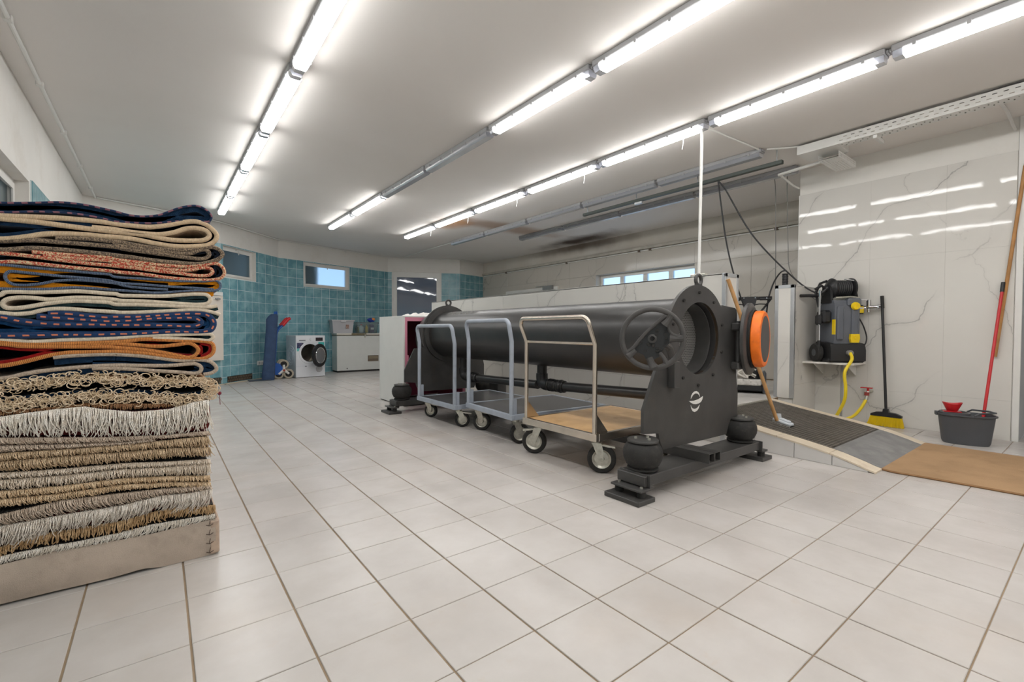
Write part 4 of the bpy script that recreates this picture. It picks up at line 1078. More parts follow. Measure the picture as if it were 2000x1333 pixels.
RUG_PATHS = {
  'navy': [[(-0.436,1.425),(-0.361,1.437),(-0.282,1.452),(-0.215,1.453),(-0.163,1.447),(-0.127,1.442),(-0.093,1.435),(-0.046,1.436),(0.003,1.449),(0.033,1.466),(0.064,1.485),(0.106,1.503),(0.138,1.507),(0.171,1.491),(0.184,1.47),(0.175,1.449),(0.137,1.443),(0.074,1.435),(-0.007,1.415),(-0.084,1.406),(-0.139,1.404),(-0.163,1.409),(-0.249,1.416),(-0.346,1.408),(-0.437,1.392)]],
  'beige': [[(-0.437,1.38),(-0.362,1.387),(-0.283,1.394),(-0.198,1.397),(-0.145,1.396),(-0.139,1.395),(-0.084,1.395),(-0.027,1.397),(0.033,1.413),(0.084,1.432),(0.127,1.441),(0.159,1.435),(0.185,1.417),(0.202,1.393),(0.194,1.367),(0.169,1.348),(0.115,1.335),(0.052,1.329),(-0.008,1.333),(-0.066,1.341),(-0.104,1.344),(-0.164,1.342),(-0.216,1.342),(-0.283,1.337),(-0.332,1.329),(-0.363,1.318),(-0.409,1.304),(-0.438,1.298)], [(-0.199,1.372),(-0.14,1.373),(-0.085,1.369),(-0.027,1.369),(0.012,1.373),(0.053,1.386),(0.094,1.407),(0.137,1.414),(0.168,1.405),(0.176,1.387),(0.158,1.368),(0.115,1.359),(0.052,1.354),(0.012,1.356),(-0.047,1.363),(-0.103,1.364),(-0.14,1.364),(-0.199,1.365),(-0.283,1.368),(-0.362,1.371),(-0.437,1.37)]],
  'speckle': [[(-0.3,1.32),(-0.217,1.327),(-0.146,1.326),(-0.122,1.326),(-0.047,1.317),(0.032,1.313),(0.093,1.317),(0.158,1.333),(0.191,1.34),(0.214,1.328),(0.223,1.311),(0.209,1.293),(0.18,1.277),(0.136,1.264),(0.051,1.262),(-0.029,1.265),(-0.086,1.27),(-0.129,1.272),(-0.2,1.276),(-0.284,1.278),(-0.364,1.275),(-0.409,1.266),(-0.439,1.261)], [(-0.14,1.313),(-0.066,1.308),(0.031,1.302),(0.104,1.304),(0.136,1.32),(0.158,1.326),(0.173,1.316),(0.172,1.3),(0.153,1.287),(0.114,1.285),(0.052,1.289),(-0.028,1.295),(-0.104,1.3),(-0.128,1.305),(-0.2,1.306),(-0.284,1.305),(-0.363,1.304),(-0.438,1.292)]],
  'red': [[(-0.361,1.262),(-0.284,1.261),(-0.2,1.261),(-0.147,1.261),(-0.141,1.258),(-0.067,1.252),(0.011,1.247),(0.093,1.249),(0.157,1.262),(0.202,1.27),(0.222,1.255),(0.229,1.234),(0.219,1.212),(0.19,1.2),(0.113,1.195),(0.03,1.197),(-0.049,1.205),(-0.124,1.208),(-0.148,1.21),(-0.201,1.212),(-0.285,1.216),(-0.364,1.221),(-0.41,1.222),(-0.44,1.218)], [(-0.333,1.252),(-0.235,1.249),(-0.147,1.248),(-0.141,1.244),(-0.067,1.24),(0.01,1.232),(0.093,1.233),(0.157,1.249),(0.179,1.246),(0.186,1.232),(0.174,1.219),(0.135,1.213),(0.071,1.218),(-0.009,1.222),(-0.067,1.228),(-0.123,1.23),(-0.148,1.232),(-0.201,1.233),(-0.285,1.239),(-0.364,1.246),(-0.439,1.249)]],
  'orange': [[(-0.44,1.209),(-0.365,1.205),(-0.285,1.202),(-0.201,1.198),(-0.148,1.195),(-0.142,1.19),(-0.049,1.187),(0.05,1.186),(0.157,1.191),(0.199,1.196),(0.213,1.181),(0.209,1.161),(0.187,1.152),(0.134,1.151),(0.071,1.143),(-0.01,1.133),(-0.069,1.135),(-0.125,1.137),(-0.149,1.138),(-0.202,1.14),(-0.253,1.14),(-0.319,1.131),(-0.381,1.127),(-0.441,1.125)], [(0.189,1.158),(0.113,1.16),(0.03,1.161),(-0.049,1.164),(-0.124,1.166),(-0.148,1.172),(-0.201,1.177),(-0.286,1.18),(-0.349,1.184),(-0.395,1.187),(-0.418,1.187),(-0.428,1.175),(-0.426,1.157),(-0.411,1.143),(-0.381,1.141),(-0.342,1.148),(-0.302,1.161),(-0.253,1.168),(-0.184,1.167),(-0.13,1.162),(-0.106,1.155),(-0.049,1.15),(0.03,1.148)]],
  'cream': [[(-0.441,1.103),(-0.432,1.112),(-0.412,1.116),(-0.35,1.117),(-0.286,1.123),(-0.236,1.127),(-0.167,1.123),(-0.131,1.122),(-0.125,1.118),(-0.069,1.118),(0.009,1.12),(0.071,1.128),(0.134,1.135),(0.165,1.132),(0.176,1.115),(0.167,1.098),(0.134,1.091),(0.029,1.094),(-0.05,1.097),(-0.125,1.097),(-0.131,1.099),(-0.202,1.104),(-0.253,1.102),(-0.319,1.093),(-0.366,1.097),(-0.404,1.095),(-0.427,1.087),(-0.436,1.074),(-0.43,1.06),(-0.405,1.058),(-0.374,1.064),(-0.319,1.079),(-0.254,1.09),(-0.202,1.09),(-0.149,1.087),(-0.143,1.083),(-0.069,1.083),(0.029,1.082),(0.112,1.081),(0.178,1.082),(0.2,1.088)], [(0.21,1.049),(0.188,1.058),(0.144,1.067),(0.091,1.066),(0.009,1.058),(-0.07,1.052),(-0.126,1.05),(-0.132,1.051),(-0.203,1.055),(-0.287,1.06),(-0.336,1.053),(-0.367,1.042),(-0.405,1.037),(-0.442,1.04)]],
  'stitch': [[(-0.323,1.041),(-0.287,1.042),(-0.203,1.033),(-0.15,1.03),(-0.144,1.032),(-0.07,1.034),(0.029,1.044),(0.123,1.051),(0.164,1.046),(0.184,1.024),(0.187,1.006),(0.177,0.984),(0.15,0.975),(0.048,0.975),(-0.032,0.97),(-0.108,0.966),(-0.133,0.966),(-0.204,0.963),(-0.289,0.963),(-0.368,0.961),(-0.444,0.96)], [(-0.352,1.03),(-0.288,1.025),(-0.203,1.018),(-0.15,1.015),(-0.144,1.016),(-0.089,1.019),(-0.031,1.027),(0.049,1.031),(0.118,1.032),(0.14,1.02),(0.136,1.005),(0.111,0.998),(0.028,1.0),(-0.051,1.001),(-0.126,1.001),(-0.132,1.001),(-0.204,1.002),(-0.304,1.002),(-0.36,1.007),(-0.406,1.015),(-0.443,1.026)]],
  'thin': [[(-0.432,0.944),(-0.369,0.938),(-0.289,0.943),(-0.204,0.946),(-0.151,0.949),(-0.145,0.949),(-0.052,0.958),(0.048,0.962),(0.15,0.965),(0.176,0.963),(0.185,0.951),(0.172,0.938),(0.132,0.94),(0.048,0.946),(-0.022,0.949)]],
  'rust': [[(-0.445,0.854),(-0.385,0.867),(-0.322,0.887),(-0.273,0.896),(-0.205,0.897),(-0.152,0.898),(-0.146,0.898),(-0.052,0.889),(0.047,0.868),(0.11,0.86),(0.153,0.861),(0.18,0.879),(0.187,0.901),(0.18,0.924),(0.154,0.933),(0.048,0.939),(-0.052,0.944),(-0.115,0.936),(-0.205,0.932),(-0.321,0.93),(-0.414,0.935),(-0.444,0.94)], [(-0.444,0.932),(-0.399,0.924),(-0.353,0.921),(-0.289,0.919),(-0.205,0.917),(-0.152,0.915),(-0.146,0.914),(-0.052,0.902),(0.007,0.89),(0.057,0.876),(0.099,0.866),(0.121,0.876),(0.131,0.897),(0.121,0.915),(0.1,0.925),(0.048,0.919),(-0.013,0.915),(-0.09,0.924),(-0.145,0.929),(-0.169,0.928),(-0.222,0.926)]],
  'grey': [[(-0.312,0.88),(-0.256,0.885),(-0.188,0.887),(-0.134,0.886),(-0.137,0.886),(-0.072,0.879),(0.006,0.865),(0.068,0.854),(0.131,0.855),(0.175,0.844),(0.193,0.823),(0.195,0.811),(0.179,0.797),(0.148,0.791)], [(-0.43,0.811),(-0.386,0.823),(-0.323,0.833),(-0.257,0.839),(-0.188,0.843),(-0.134,0.843),(-0.128,0.843),(-0.053,0.838),(0.026,0.835),(0.088,0.838),(0.12,0.838),(0.14,0.823),(0.137,0.805),(0.12,0.798),(0.067,0.805),(-0.014,0.815),(-0.091,0.826),(-0.138,0.831),(-0.153,0.832),(-0.206,0.834)]],
  'tangle': [[(-0.446,0.783),(-0.323,0.797),(-0.241,0.804),(-0.153,0.798),(-0.147,0.796),(0.005,0.774),(0.13,0.768),(0.174,0.744),(0.184,0.722),(0.165,0.703),(0.087,0.693),(-0.035,0.712),(-0.13,0.724),(-0.154,0.724),(-0.242,0.729),(-0.324,0.725),(-0.447,0.719)]],
}
FRINGE_ROWS = {
  'tan_under': [([(-0.448,0.697),(-0.319,0.695),(-0.222,0.701),(-0.118,0.689),(0.045,0.673)],[(-0.448,0.677),(-0.32,0.678),(-0.222,0.685),(-0.118,0.666),(0.045,0.66)])],
  'white_long': [([(-0.448,0.675),(-0.372,0.683),(-0.306,0.688),(-0.229,0.69),(-0.179,0.675),(-0.087,0.655),(0.028,0.654),(0.115,0.677),(0.161,0.68)],[(-0.449,0.608),(-0.374,0.596),(-0.307,0.589),(-0.18,0.569),(-0.088,0.559),(0.026,0.547),(0.114,0.551),(0.172,0.554)])],
  'grey_short': [([(-0.449,0.601),(-0.18,0.565),(0.026,0.547),(0.159,0.545)],[(-0.449,0.574),(-0.294,0.555),(-0.12,0.535),(0.026,0.533),(0.159,0.525)]), ([(-0.449,0.574),(-0.294,0.557),(-0.12,0.539),(-0.024,0.54)],[(-0.45,0.547),(-0.294,0.537),(-0.12,0.527),(-0.008,0.527)])],
  'tan_thick': [([(-0.45,0.547),(-0.294,0.537),(-0.12,0.529),(0.026,0.526),(0.159,0.525)],[(-0.45,0.516),(-0.295,0.509),(-0.12,0.498),(0.026,0.49),(0.164,0.471)]), ([(-0.45,0.518),(-0.295,0.511),(-0.12,0.5),(0.026,0.492),(0.164,0.475)],[(-0.451,0.482),(-0.295,0.469),(-0.121,0.46),(0.025,0.452),(0.164,0.433)])],
  'silver': [([(-0.451,0.477),(-0.296,0.463),(-0.121,0.454),(0.025,0.435),(0.164,0.422)],[(-0.451,0.453),(-0.296,0.44),(-0.121,0.431),(0.025,0.415),(0.163,0.4)]), ([(-0.451,0.453),(-0.296,0.44),(-0.121,0.431),(0.025,0.415),(0.163,0.406)],[(-0.452,0.413),(-0.296,0.4),(-0.122,0.395),(0.024,0.377),(0.163,0.351)])],
  'straw': [([(-0.452,0.413),(-0.296,0.4),(-0.122,0.395),(0.024,0.375),(0.163,0.351)],[(-0.452,0.384),(-0.297,0.373),(-0.122,0.37),(0.024,0.351),(0.163,0.324)]), ([(-0.452,0.384),(-0.297,0.373),(-0.122,0.37),(0.024,0.351),(0.163,0.324)],[(-0.453,0.354),(-0.297,0.344),(-0.122,0.348),(0.024,0.328),(0.162,0.297)])],
  'ashen': [([(-0.453,0.33),(-0.297,0.346),(-0.122,0.336),(0.0,0.327),(0.162,0.315)],[(-0.454,0.287),(-0.298,0.292),(-0.123,0.287),(-0.0,0.299),(0.162,0.284)])],
  'white_flared': [([(-0.454,0.29),(-0.298,0.292),(-0.123,0.289),(-0.0,0.303),(0.082,0.292),(0.17,0.296)],[(-0.455,0.214),(-0.379,0.207),(-0.299,0.227),(-0.124,0.224),(-0.041,0.234),(-0.001,0.25),(0.082,0.214),(0.169,0.211)])],
  'amber': [([(-0.455,0.214),(-0.379,0.239),(-0.299,0.231),(-0.124,0.226),(-0.041,0.236),(0.04,0.243),(0.182,0.217)],[(-0.455,0.178),(-0.379,0.193),(-0.299,0.189),(-0.124,0.179),(-0.041,0.19),(0.04,0.196),(0.182,0.178)])],
  'frayed': [([(-0.455,0.181),(-0.327,0.181),(-0.258,0.177),(-0.124,0.179),(-0.041,0.186),(0.081,0.181),(0.182,0.178)],[(-0.456,0.152),(-0.327,0.153),(-0.258,0.148),(-0.125,0.148),(-0.042,0.146),(0.081,0.15),(0.181,0.154)])],
}
FELT = ([(-0.456,0.152),(-0.38,0.155),(-0.313,0.16),(-0.258,0.154),(-0.125,0.15),(-0.042,0.148),(0.081,0.155),(0.185,0.157)],[(-0.458,0.009),(-0.329,0.01),(-0.26,0.009),(-0.149,0.009),(-0.063,0.014),(0.02,-0.004),(0.108,-0.002),(0.189,0.002)])

def strand(path, step=.006, left_open=True):
    P = [tuple(p) for p in path]
    ext = []
    if P[0][0] < -.42: P = [(-.80, P[0][1]), (-.62, P[0][1])] + P
    if P[-1][0] < -.42: P = P + [(-.62, P[-1][1]), (-.80, P[-1][1])]
    return catmull(P, step)
def ribbon(mb, C2, o0, o1, y0, y1):
    """sheet between the offsets o0 and o1 of a planar curve, from y0 back to y1"""
    n = len(C2); L = []
    for i in range(n):
        a, b = C2[max(0, i - 2)], C2[min(n - 1, i + 2)]; d = b - a; d = d / (np.linalg.norm(d) + 1e-9); L.append(np.array((-d[1], d[0])))
    vs = []
    for i in range(n):
        for o, y in ((o0, y0), (o1, y0), (o1, y1), (o0, y1)):
            q = C2[i] + L[i] * o; vs.append((q[0], y, q[1]))
    fs = []
    for i in range(n - 1):
        a, b = i * 4, i * 4 + 4
        for k in range(4): l = (k + 1) % 4; fs.append((a + k, b + k, b + l, a + l))
    fs += [(0, 1, 2, 3), (4 * n - 1, 4 * n - 2, 4 * n - 3, 4 * n - 4)]
    mb._add(vs, fs)
DEPTH = 0.95
def folded_rug(key, label, bind, pile_m, rb, tp, sides, dy=0.0, back=None, y_rec=.010, name='folded_rug', extra=()):
    zs_ = [p[1] for pth in RUG_PATHS[key] for p in pth]
    root = thing(name, label, 'rug', (-.3, YR + DEPTH / 2, min(zs_)), group='folded rugs in the stack')
    for pth, sd in zip(RUG_PATHS[key], sides):
        c2 = strand(pth)
        m_ = MB(); m_.tube([(p[0], YR + dy + rb * .5, p[1]) for p in c2], rb, 8, arcs=True); m_.build('selvage', bind, root, True, smooth=60, arc=True)
        m_ = MB(); ribbon(m_, c2[::2] + [c2[-1]], -rb * .75 * sd, rb * .75 * sd, YR + dy + rb * .6, YR + DEPTH); m_.build('backing', back or bind, root, True, smooth=60, arc=True)
        m_ = MB(); ribbon(m_, c2[::2] + [c2[-1]], rb * .7 * sd, (rb + tp) * sd, YR + dy + y_rec, YR + DEPTH); m_.build('pile', pile_m, root, True, smooth=60)
    allp = [p for pth in RUG_PATHS[key] for p in strand(pth, .004)] + [(float(a_), float(b_)) for a_, b_ in (catmull(extra, .004) if extra else [])]
    xs = np.linspace(-.79, max(p[0] for p in allp) - .03, 36); hi, lo = [], []
    for x in xs:
        zz = [p[1] for p in allp if abs(p[0] - x) < .016]
        hi.append((x, max(zz) - rb if zz else hi[-1][1])); lo.append((x, min(zz) + rb if zz else lo[-1][1]))
    hi = [(x, max(z, l[1] + .002)) for (x, z), l in zip(hi, lo)]
    m_ = MB(); m_.prism(lo + hi[::-1], YR + .30, YR + DEPTH - .01, 'XZ'); m_.build('inner_fold', slate if key == 'rust' else pile_m, root, True, smooth=0)
    return root
y_navy = yarn('navy_selvage', (32, 48, 78), (150, 100, 108), 30, 'dash', amt=.75, band_y=-.6)
y_beige = yarn('beige_selvage', (214, 190, 160), (180, 150, 118), 250, 'stripe', amt=.6)
y_speck = yarn('speckled_selvage', (150, 130, 108), (66, 58, 56), 120, 'fleck', amt=.75)
y_red = yarn('red_flecked_selvage', (214, 186, 150), (176, 46, 36), 120, 'fleck', amt=.9)
y_blue = yarn('blue_corded_selvage', (112, 124, 142), (52, 66, 92), 230, 'stripe')
y_tanb = yarn('tan_corded_selvage', (198, 140, 84), (110, 96, 92), 160, 'stripe', amt=.6)
y_cream = yarn('cream_selvage', (222, 208, 188), (190, 172, 148), 230, 'stripe', amt=.5)
y_stitch = yarn('stitched_navy_selvage', (34, 58, 96), (206, 124, 92), 30, 'dash', amt=.95, band_y=-.968)
y_rust = yarn('orange_corded_selvage', (222, 146, 78), (130, 80, 48), 210, 'stripe', amt=.8)
y_grey = yarn('grey_beige_selvage', (190, 172, 154), (146, 130, 116), 120, 'fleck', amt=.5)
folded_rug('navy', 'plain navy rug with thin pink edge stitching, topmost in the stack', y_navy, navy, .0042, .020, [-1])
folded_rug('beige', 'navy rug with thick beige selvage, second from the top of the stack', y_beige, navy, .0098, .012, [-1, 1])
folded_rug('speckle', 'navy rug with speckled brown-grey selvage under the beige edged rug', y_speck, slate, .0085, .012, [-1, 1])
folded_rug('red', 'navy rug with red and cream flecked selvage in the stack', y_red, slate, .0072, .011, [-1, 1])
folded_rug('orange', 'ochre pile rug with blue corded selvage in the stack', y_blue, ochre, .0052, .022, [-1, 1])
folded_rug('cream', 'dark teal rug with cream selvage folded in four layers', y_cream, teal_p, .0080, .011, [-1, 1])
folded_rug('stitch', 'blue rug with orange dashed stitching along its edges', y_stitch, blue_p, .0125, .012, [-1, 1])
folded_rug('thin', 'thin rug with cream selvage just under the orange stitched blue rug', y_cream, teal_p, .0078, .008, [-1])
folded_rug('rust', 'crimson rug with orange corded selvage in the stack', y_rust, crimson, .0080, .010, [1, -1])
folded_rug('grey', 'navy rug with grey-beige selvage just above the fringed rugs', y_grey, navy, .0080, .022, [-1, -1], extra=[(-.80, .855), (-.43, .872), (-.38, .884), (-.31, .897), (-.235, .905)])

# fringed rugs: slab with a folded right end, covered by rows of hanging yarn
def fringe_mat(name, rgb, rgb2):
    m, t, b = new_mat(name)
    at = t.add('ShaderNodeAttribute', attribute_name='arc').outputs['Fac']
    pos = t.add('ShaderNodeNewGeometry').outputs['Position']
    n = t.noise(pos, 45, 3)
    t.link(t.mix(t.smooth(n, .32, .68), lin(rgb2), lin(rgb)), b.inputs['Base Color'])
    b.inputs['Roughness'].default_value = .95; b.inputs['Specular IOR Level'].default_value = .1
    s = t.math('SINE', t.math('MULTIPLY', at, 2 * PI * 220))
    t.bump(s, .4, .002, b)
    return m
def interp(poly, x):
    return float(np.interp(x, [p[0] for p in poly], [p[1] for p in poly]))
def extend(poly):
    return [(-.80, poly[0][1] + .02)] + list(poly) if poly[0][0] < -.42 else poly
def fringed_rug(key, label, fm, body_m, r=.0018, gap=.0042, out=.018, tilt=0.0, layers=2, seed=1, x_end=None, curl=0.0, top_lift=.0):
    rows_ = [(extend(a), extend(b)) for a, b in FRINGE_ROWS[key]]
    top, bot = rows_[0][0], rows_[-1][1]
    xe = x_end if x_end is not None else max(top[-1][0], bot[-1][0]) - .012
    xs = list(np.linspace(-.80, xe, 40))
    zb_ = [interp(bot, x) for x in xs]; zt_ = [interp(top, x) for x in xs]
    root = thing('fringed_rug', label, 'rug', (-.3, YR + DEPTH / 2, min(zb_)), group='fringed rugs in the stack')
    mid = (zb_[-1] + zt_[-1]) / 2; hh = max(.006, (zt_[-1] - zb_[-1]) / 2)
    outl = [(x, z + .0005) for x, z in zip(xs, zb_)] + [(xe + .012 * math.cos(a), mid + hh * math.sin(a)) for a in np.linspace(-1.2, 1.2, 7)] + [(x, z - .0005) for x, z in zip(xs[::-1], zt_[::-1])]
    # one folded sheet: lower leaf, upper leaf and a dark slot between them
    m_ = MB(); m_.prism(outl, YR + .020, YR + DEPTH, 'XZ'); m_.build('folded_body', body_m, root, True, smooth=40)
    rg = random.Random(seed)
    for (tp_, bt_) in rows_:
        m_ = MB()
        x0, x1 = -.80, min(tp_[-1][0], bt_[-1][0] + .02)
        for ly in range(layers):
            x = x0
            while x < x1:
                x += gap * rg.uniform(.6, 1.4)
                zt1, zb1 = interp(tp_, x), interp(bt_, x)
                L = (zt1 - zb1) * rg.uniform(.82, 1.12) * (1 if ly == 0 else rg.uniform(.7, 1.0))
                yo = YR + .014 - ly * .006; o_ = out * rg.uniform(.5, 1.2) + ly * .004
                dx = tilt * L + rg.gauss(0, .18) * L
                pts = []
                for i in range(6):
                    s = i / 5
                    pts.append((x + dx * s * s + rg.uniform(-.0012, .0012), yo - o_ * math.sin(PI * min(1, .15 + .75 * s)) , zt1 + top_lift * (1 - s) - L * s + curl * math.sin(PI * s) * .006))
                m_.tube(pts, [r, r * 1.05, r, r, r * .95, r * .7], 4, caps=False)
        m_.build('fringe', fm, root, True, smooth=80, arc=True, kind='stuff')
    return root
f_white = fringe_mat('white_cotton_fringe', (250, 244, 236), (232, 222, 208)); f_grey = fringe_mat('grey_beige_fringe', (222, 204, 186), (190, 170, 152))
f_tan = fringe_mat('tan_fringe', (226, 200, 168), (192, 166, 134)); f_cream = fringe_mat('cream_fringe', (246, 232, 216), (222, 204, 182)); f_straw = fringe_mat('straw_fringe', (238, 212, 178), (208, 178, 142))
f_amber = fringe_mat('amber_cord_fringe', (214, 182, 142), (178, 144, 104)); f_peach = fringe_mat('peach_woven_edge', (206, 160, 122), (168, 122, 88))
f_flare = fringe_mat('flared_white_fringe', (242, 234, 224), (216, 204, 190))
dark_slab = pile('dark_rug_body', (44, 40, 38)); red_slab = pile('wine_rug_body', (110, 48, 46)); brown_slab = pile('brown_rug_body', (84, 70, 58))
# tangled fringe rug
root = thing('fringed_rug', 'navy rug with a tangled curly beige fringe in the middle of the stack', 'rug', (-.3, YR + DEPTH / 2, .68), group='fringed rugs in the stack')
c2 = strand(RUG_PATHS['tangle'][0], .012)
m_ = MB(); ribbon(m_, c2, -.004, .006, YR + .025, YR + DEPTH); m_.build('backing', f_peach, root, True, smooth=60, arc=False)
m_ = MB(); ribbon(m_, c2, -.004, -.020, YR + .030, YR + DEPTH); m_.build('pile', navy, root, True, smooth=60)
f_curl = fringe_mat('curly_beige_fringe', (244, 222, 194), (214, 188, 154))
rg = random.Random(11); m_ = MB()
for p in c2:
    if p[0] < -.80: continue
    for q in range(8):
        s = rg.uniform(.009, .021); a0 = rg.uniform(0, 2 * PI); da = rg.choice((-1, 1)) * rg.uniform(2.2, 5.2)
        cx_, cz_ = p[0] + rg.uniform(-.008, .008), p[1] + rg.gauss(0, .011) - .004; y_ = YR + rg.uniform(-.014, .016); ty = rg.uniform(-.01, .01)
        n_ = 9; pts = [(cx_ + s * math.cos(a0 + da * i / n_) * (1 - .03 * i), y_ + ty * i / n_, cz_ + s * .8 * math.sin(a0 + da * i / n_) * (1 - .03 * i)) for i in range(n_ + 1)]
        m_.tube(pts, .0019, 4, caps=False)
m_.build('fringe', f_curl, root, True, smooth=80, arc=True, kind='stuff')
fringed_rug('tan_under', 'thin rug with a short peach woven edge under the tangled fringe', f_peach, brown_slab, .0016, .003, .006, seed=2, x_end=-.02, layers=1)
fringed_rug('white_long', 'rug with a long straight white cotton fringe hanging below the tangled one', f_white, red_slab, .0021, .0040, .022, layers=3, seed=3)
fringed_rug('grey_short', 'rug with short grey-beige fringe directly below the long white fringe', f_grey, red_slab, .0014, .0030, .012, tilt=.5, layers=3, seed=4)
fringed_rug('tan_thick', 'rug with thick tan fringe below the short grey fringe', f_tan, dark_slab, .0016, .0032, .018, tilt=.15, layers=3, seed=5)
fringed_rug('silver', 'rug with a fine cream-white fringe below the thick tan fringe', f_cream, dark_slab, .0015, .0030, .014, layers=3, seed=6)
fringed_rug('straw', 'rug with short straw coloured fringe in the lower stack', f_straw, dark_slab, .0016, .0031, .012, tilt=.1, layers=3, seed=7)
fringed_rug('ashen', 'rug with grey-beige slanting fringe above the flared white fringe', f_grey, dark_slab, .0015, .0031, .014, tilt=.35, layers=3, seed=8)
fringed_rug('white_flared', 'rug with a flaring white fringe low in the stack', f_flare, red_slab, .0016, .0031, .026, tilt=-.25, layers=3, seed=9)
fringed_rug('amber', 'rug with amber cord fringe below the flaring white fringe', f_amber, dark_slab, .0024, .0052, .014, tilt=-.1, layers=2, seed=10)
fringed_rug('frayed', 'rug with a frayed white edge lying on the felt rug', f_white, dark_slab, .0015, .0032, .010, tilt=-.3, layers=2, seed=12)
# felt-backed rug at the bottom
root = thing('felt_rug', 'thick grey-brown felt-backed rug with a stitched corner, lowest in the stack', 'rug', (-.3, YR + .5, 0), group='folded rugs in the stack')
ft = extend(FELT[0]); fb = extend(FELT[1])
xs = list(np.linspace(-.80, .185, 46))
felt = pm('grey_brown_felt', (187, 172, 158), 1.0, var=.10, vs=9, bump=.5, bs=300, spec=.1, dirt=(150, 132, 118), dirt_amt=.4, world_space=True)
vs, fs = [], []
n_ = len(xs); prof = [0, .12, .3, .5, .7, .88, 1.0]
for x in xs:
    z0, z1 = max(0.001, interp(fb, x)), interp(ft, x)
    for k, s in enumerate(prof): vs.append((x, YR + .004 - .010 * math.sin(PI * s) + .003 * math.sin(9 * x + 3 * s), z0 + (z1 - z0) * s))
for i in range(n_ - 1):
    for k in range(len(prof) - 1): a = i * len(prof) + k; fs.append((a, a + len(prof), a + len(prof) + 1, a + 1))
m_ = MB(); m_._add(vs, fs); m_.build('felt_wrap', felt, root, True, smooth=60)
z0, z1 = max(0, interp(fb, .18)), interp(ft, .18)
m_ = MB(); m_.prism([(x, max(0.0, interp(fb, x))) for x in xs] + [(x, interp(ft, x) - .001) for x in xs[::-1]], YR + .008, YR + DEPTH, 'XZ'); m_.build('folded_body', brown_slab, root, True, smooth=40)
m_ = MB(); m_.box((.162, YR - .004, z0 + .006), (.199, YR + .03, z1 - .004), .006); m_.box((.186, YR + .01, z0 + .004), (.200, YR + DEPTH, z1 - .004), .006); m_.build('corner_patch', pm('pinkish_felt', (184, 162, 144), 1.0, var=.15, vs=20), root, True)
th = pm('dark_thread', (70, 54, 46), .9)
m_ = MB()
for k in range(4):
    z = z0 + .018 + k * (z1 - z0 - .03) / 3.2; m_.tube([(.150, YR - .008, z + .003), (.162, YR - .010, z - .002), (.176, YR - .008, z + .004)], .0016, 5); m_.tube([(.160, YR - .009, z), (.165, YR - .009, z + .02)], .0013, 5)
m_.build('stitching', th, root, True)
# small tassel hanging at the corner of the tangled rug
m_ = MB(); m_.sphere((.206, YR + .01, .705), .008, 8, 6); m_.tube([(.206, YR + .01, .70), (.208, YR + .008, .655)], .0012, 5)
tag(m_.build('tassel', pm('wine_tassel', (120, 40, 56), .9)), 'tiny wine-red tassel hanging at the corner of the rug stack', 'tassel')

# ================================================================== WET-ROOM RAMP
ramp_stone = pm('travertine_strip', (222, 208, 186), 0.5, var=.08, vs=4, dirt=(186, 160, 126), dirt_amt=.5, world_space=True)
ramp_tile = pm('ramp_side_tile', (216, 213, 210), 0.25, var=.03, world_space=True)
RPY = [(1.0, 0.012), (1.08, .040), (1.23, .082), (1.47, .124), (1.66, .152), (1.83, .178), (2.27, .250)]
def rz_(y): return float(np.interp(y, [p[0] for p in RPY], [p[1] for p in RPY]))
ramp = thing('ramp', 'tiled ramp with a steel grating leading up to the wet room', 'ramp', (4.6, 1.0, 0))
def slope_strip(mb_, x0, x1, ya, yb_, lift=0.0, th=.012, n=6):
    ys_ = np.linspace(ya, yb_, n + 1); vs = []
    for y in ys_: z = rz_(y) + lift; vs += [(x0, y, z - th), (x1, y, z - th), (x1, y, z), (x0, y, z)]
    fs = [(0, 1, 2, 3), tuple(4 * n + k for k in (3, 2, 1, 0))]
    for i in range(n):
        a, b2 = i * 4, i * 4 + 4
        for k in range(4): l = (k + 1) % 4; fs.append((a + k, b2 + k, b2 + l, a + l))
    mb_._add(vs, fs)
m_ = MB(); m_.prism([(.985, .0)] + [(y, z - .014) for y, z in RPY] + [(2.27, 0)], 3.935, 5.30, 'YZ'); m_.build('ramp_core', floor_grout, ramp, True, smooth=0)
for x0, x1 in ((3.915, 4.06), (5.20, 5.325)):
    for ya, yb_ in ((.985, 1.262), (1.266, 1.63), (1.634, 1.94), (1.944, 2.268)):
        m_ = MB(); slope_strip(m_, x0, x1, ya, yb_); m_.build('border_stone', ramp_stone, ramp, True, smooth=0)
for ya, yb_ in ((1.03, 1.245), (1.249, 1.50), (1.504, 1.80), (1.804, 2.06)):
    m_ = MB(); m_.prism([(ya, .001), (yb_, .001), (yb_, rz_(yb_) - .0125), (ya, max(.004, rz_(ya) - .0125))], 3.918, 3.934, 'YZ'); m_.build('side_tile', ramp_tile, ramp, True, smooth=0)
plate_m = pm('worn_grey_steel_plate', (140, 140, 140), 0.42, 0.35, var=.14, vs=7, dirt=(178, 176, 172), dirt_amt=.4)
m_ = MB(); slope_strip(m_, 4.065, 5.195, .985, 1.29, .001, .010); m_.build('steel_plate', plate_m, ramp, True, smooth=0)
grate_m = pm('grating_steel', (128, 122, 114), 0.5, 0.45, var=.15, vs=10)
m_ = MB(); ya, yb_ = 1.30, 2.235; slope_strip(m_, 4.065, 5.195, ya, yb_, -.010, .004); m_.build('drain_pan', dark_void, ramp, True, smooth=0)
m_ = MB()
x = 4.08
while x < 5.19:
    slope_strip(m_, x, x + .006, ya, yb_, .002, .012, 4); x += .0255
y = ya + .01
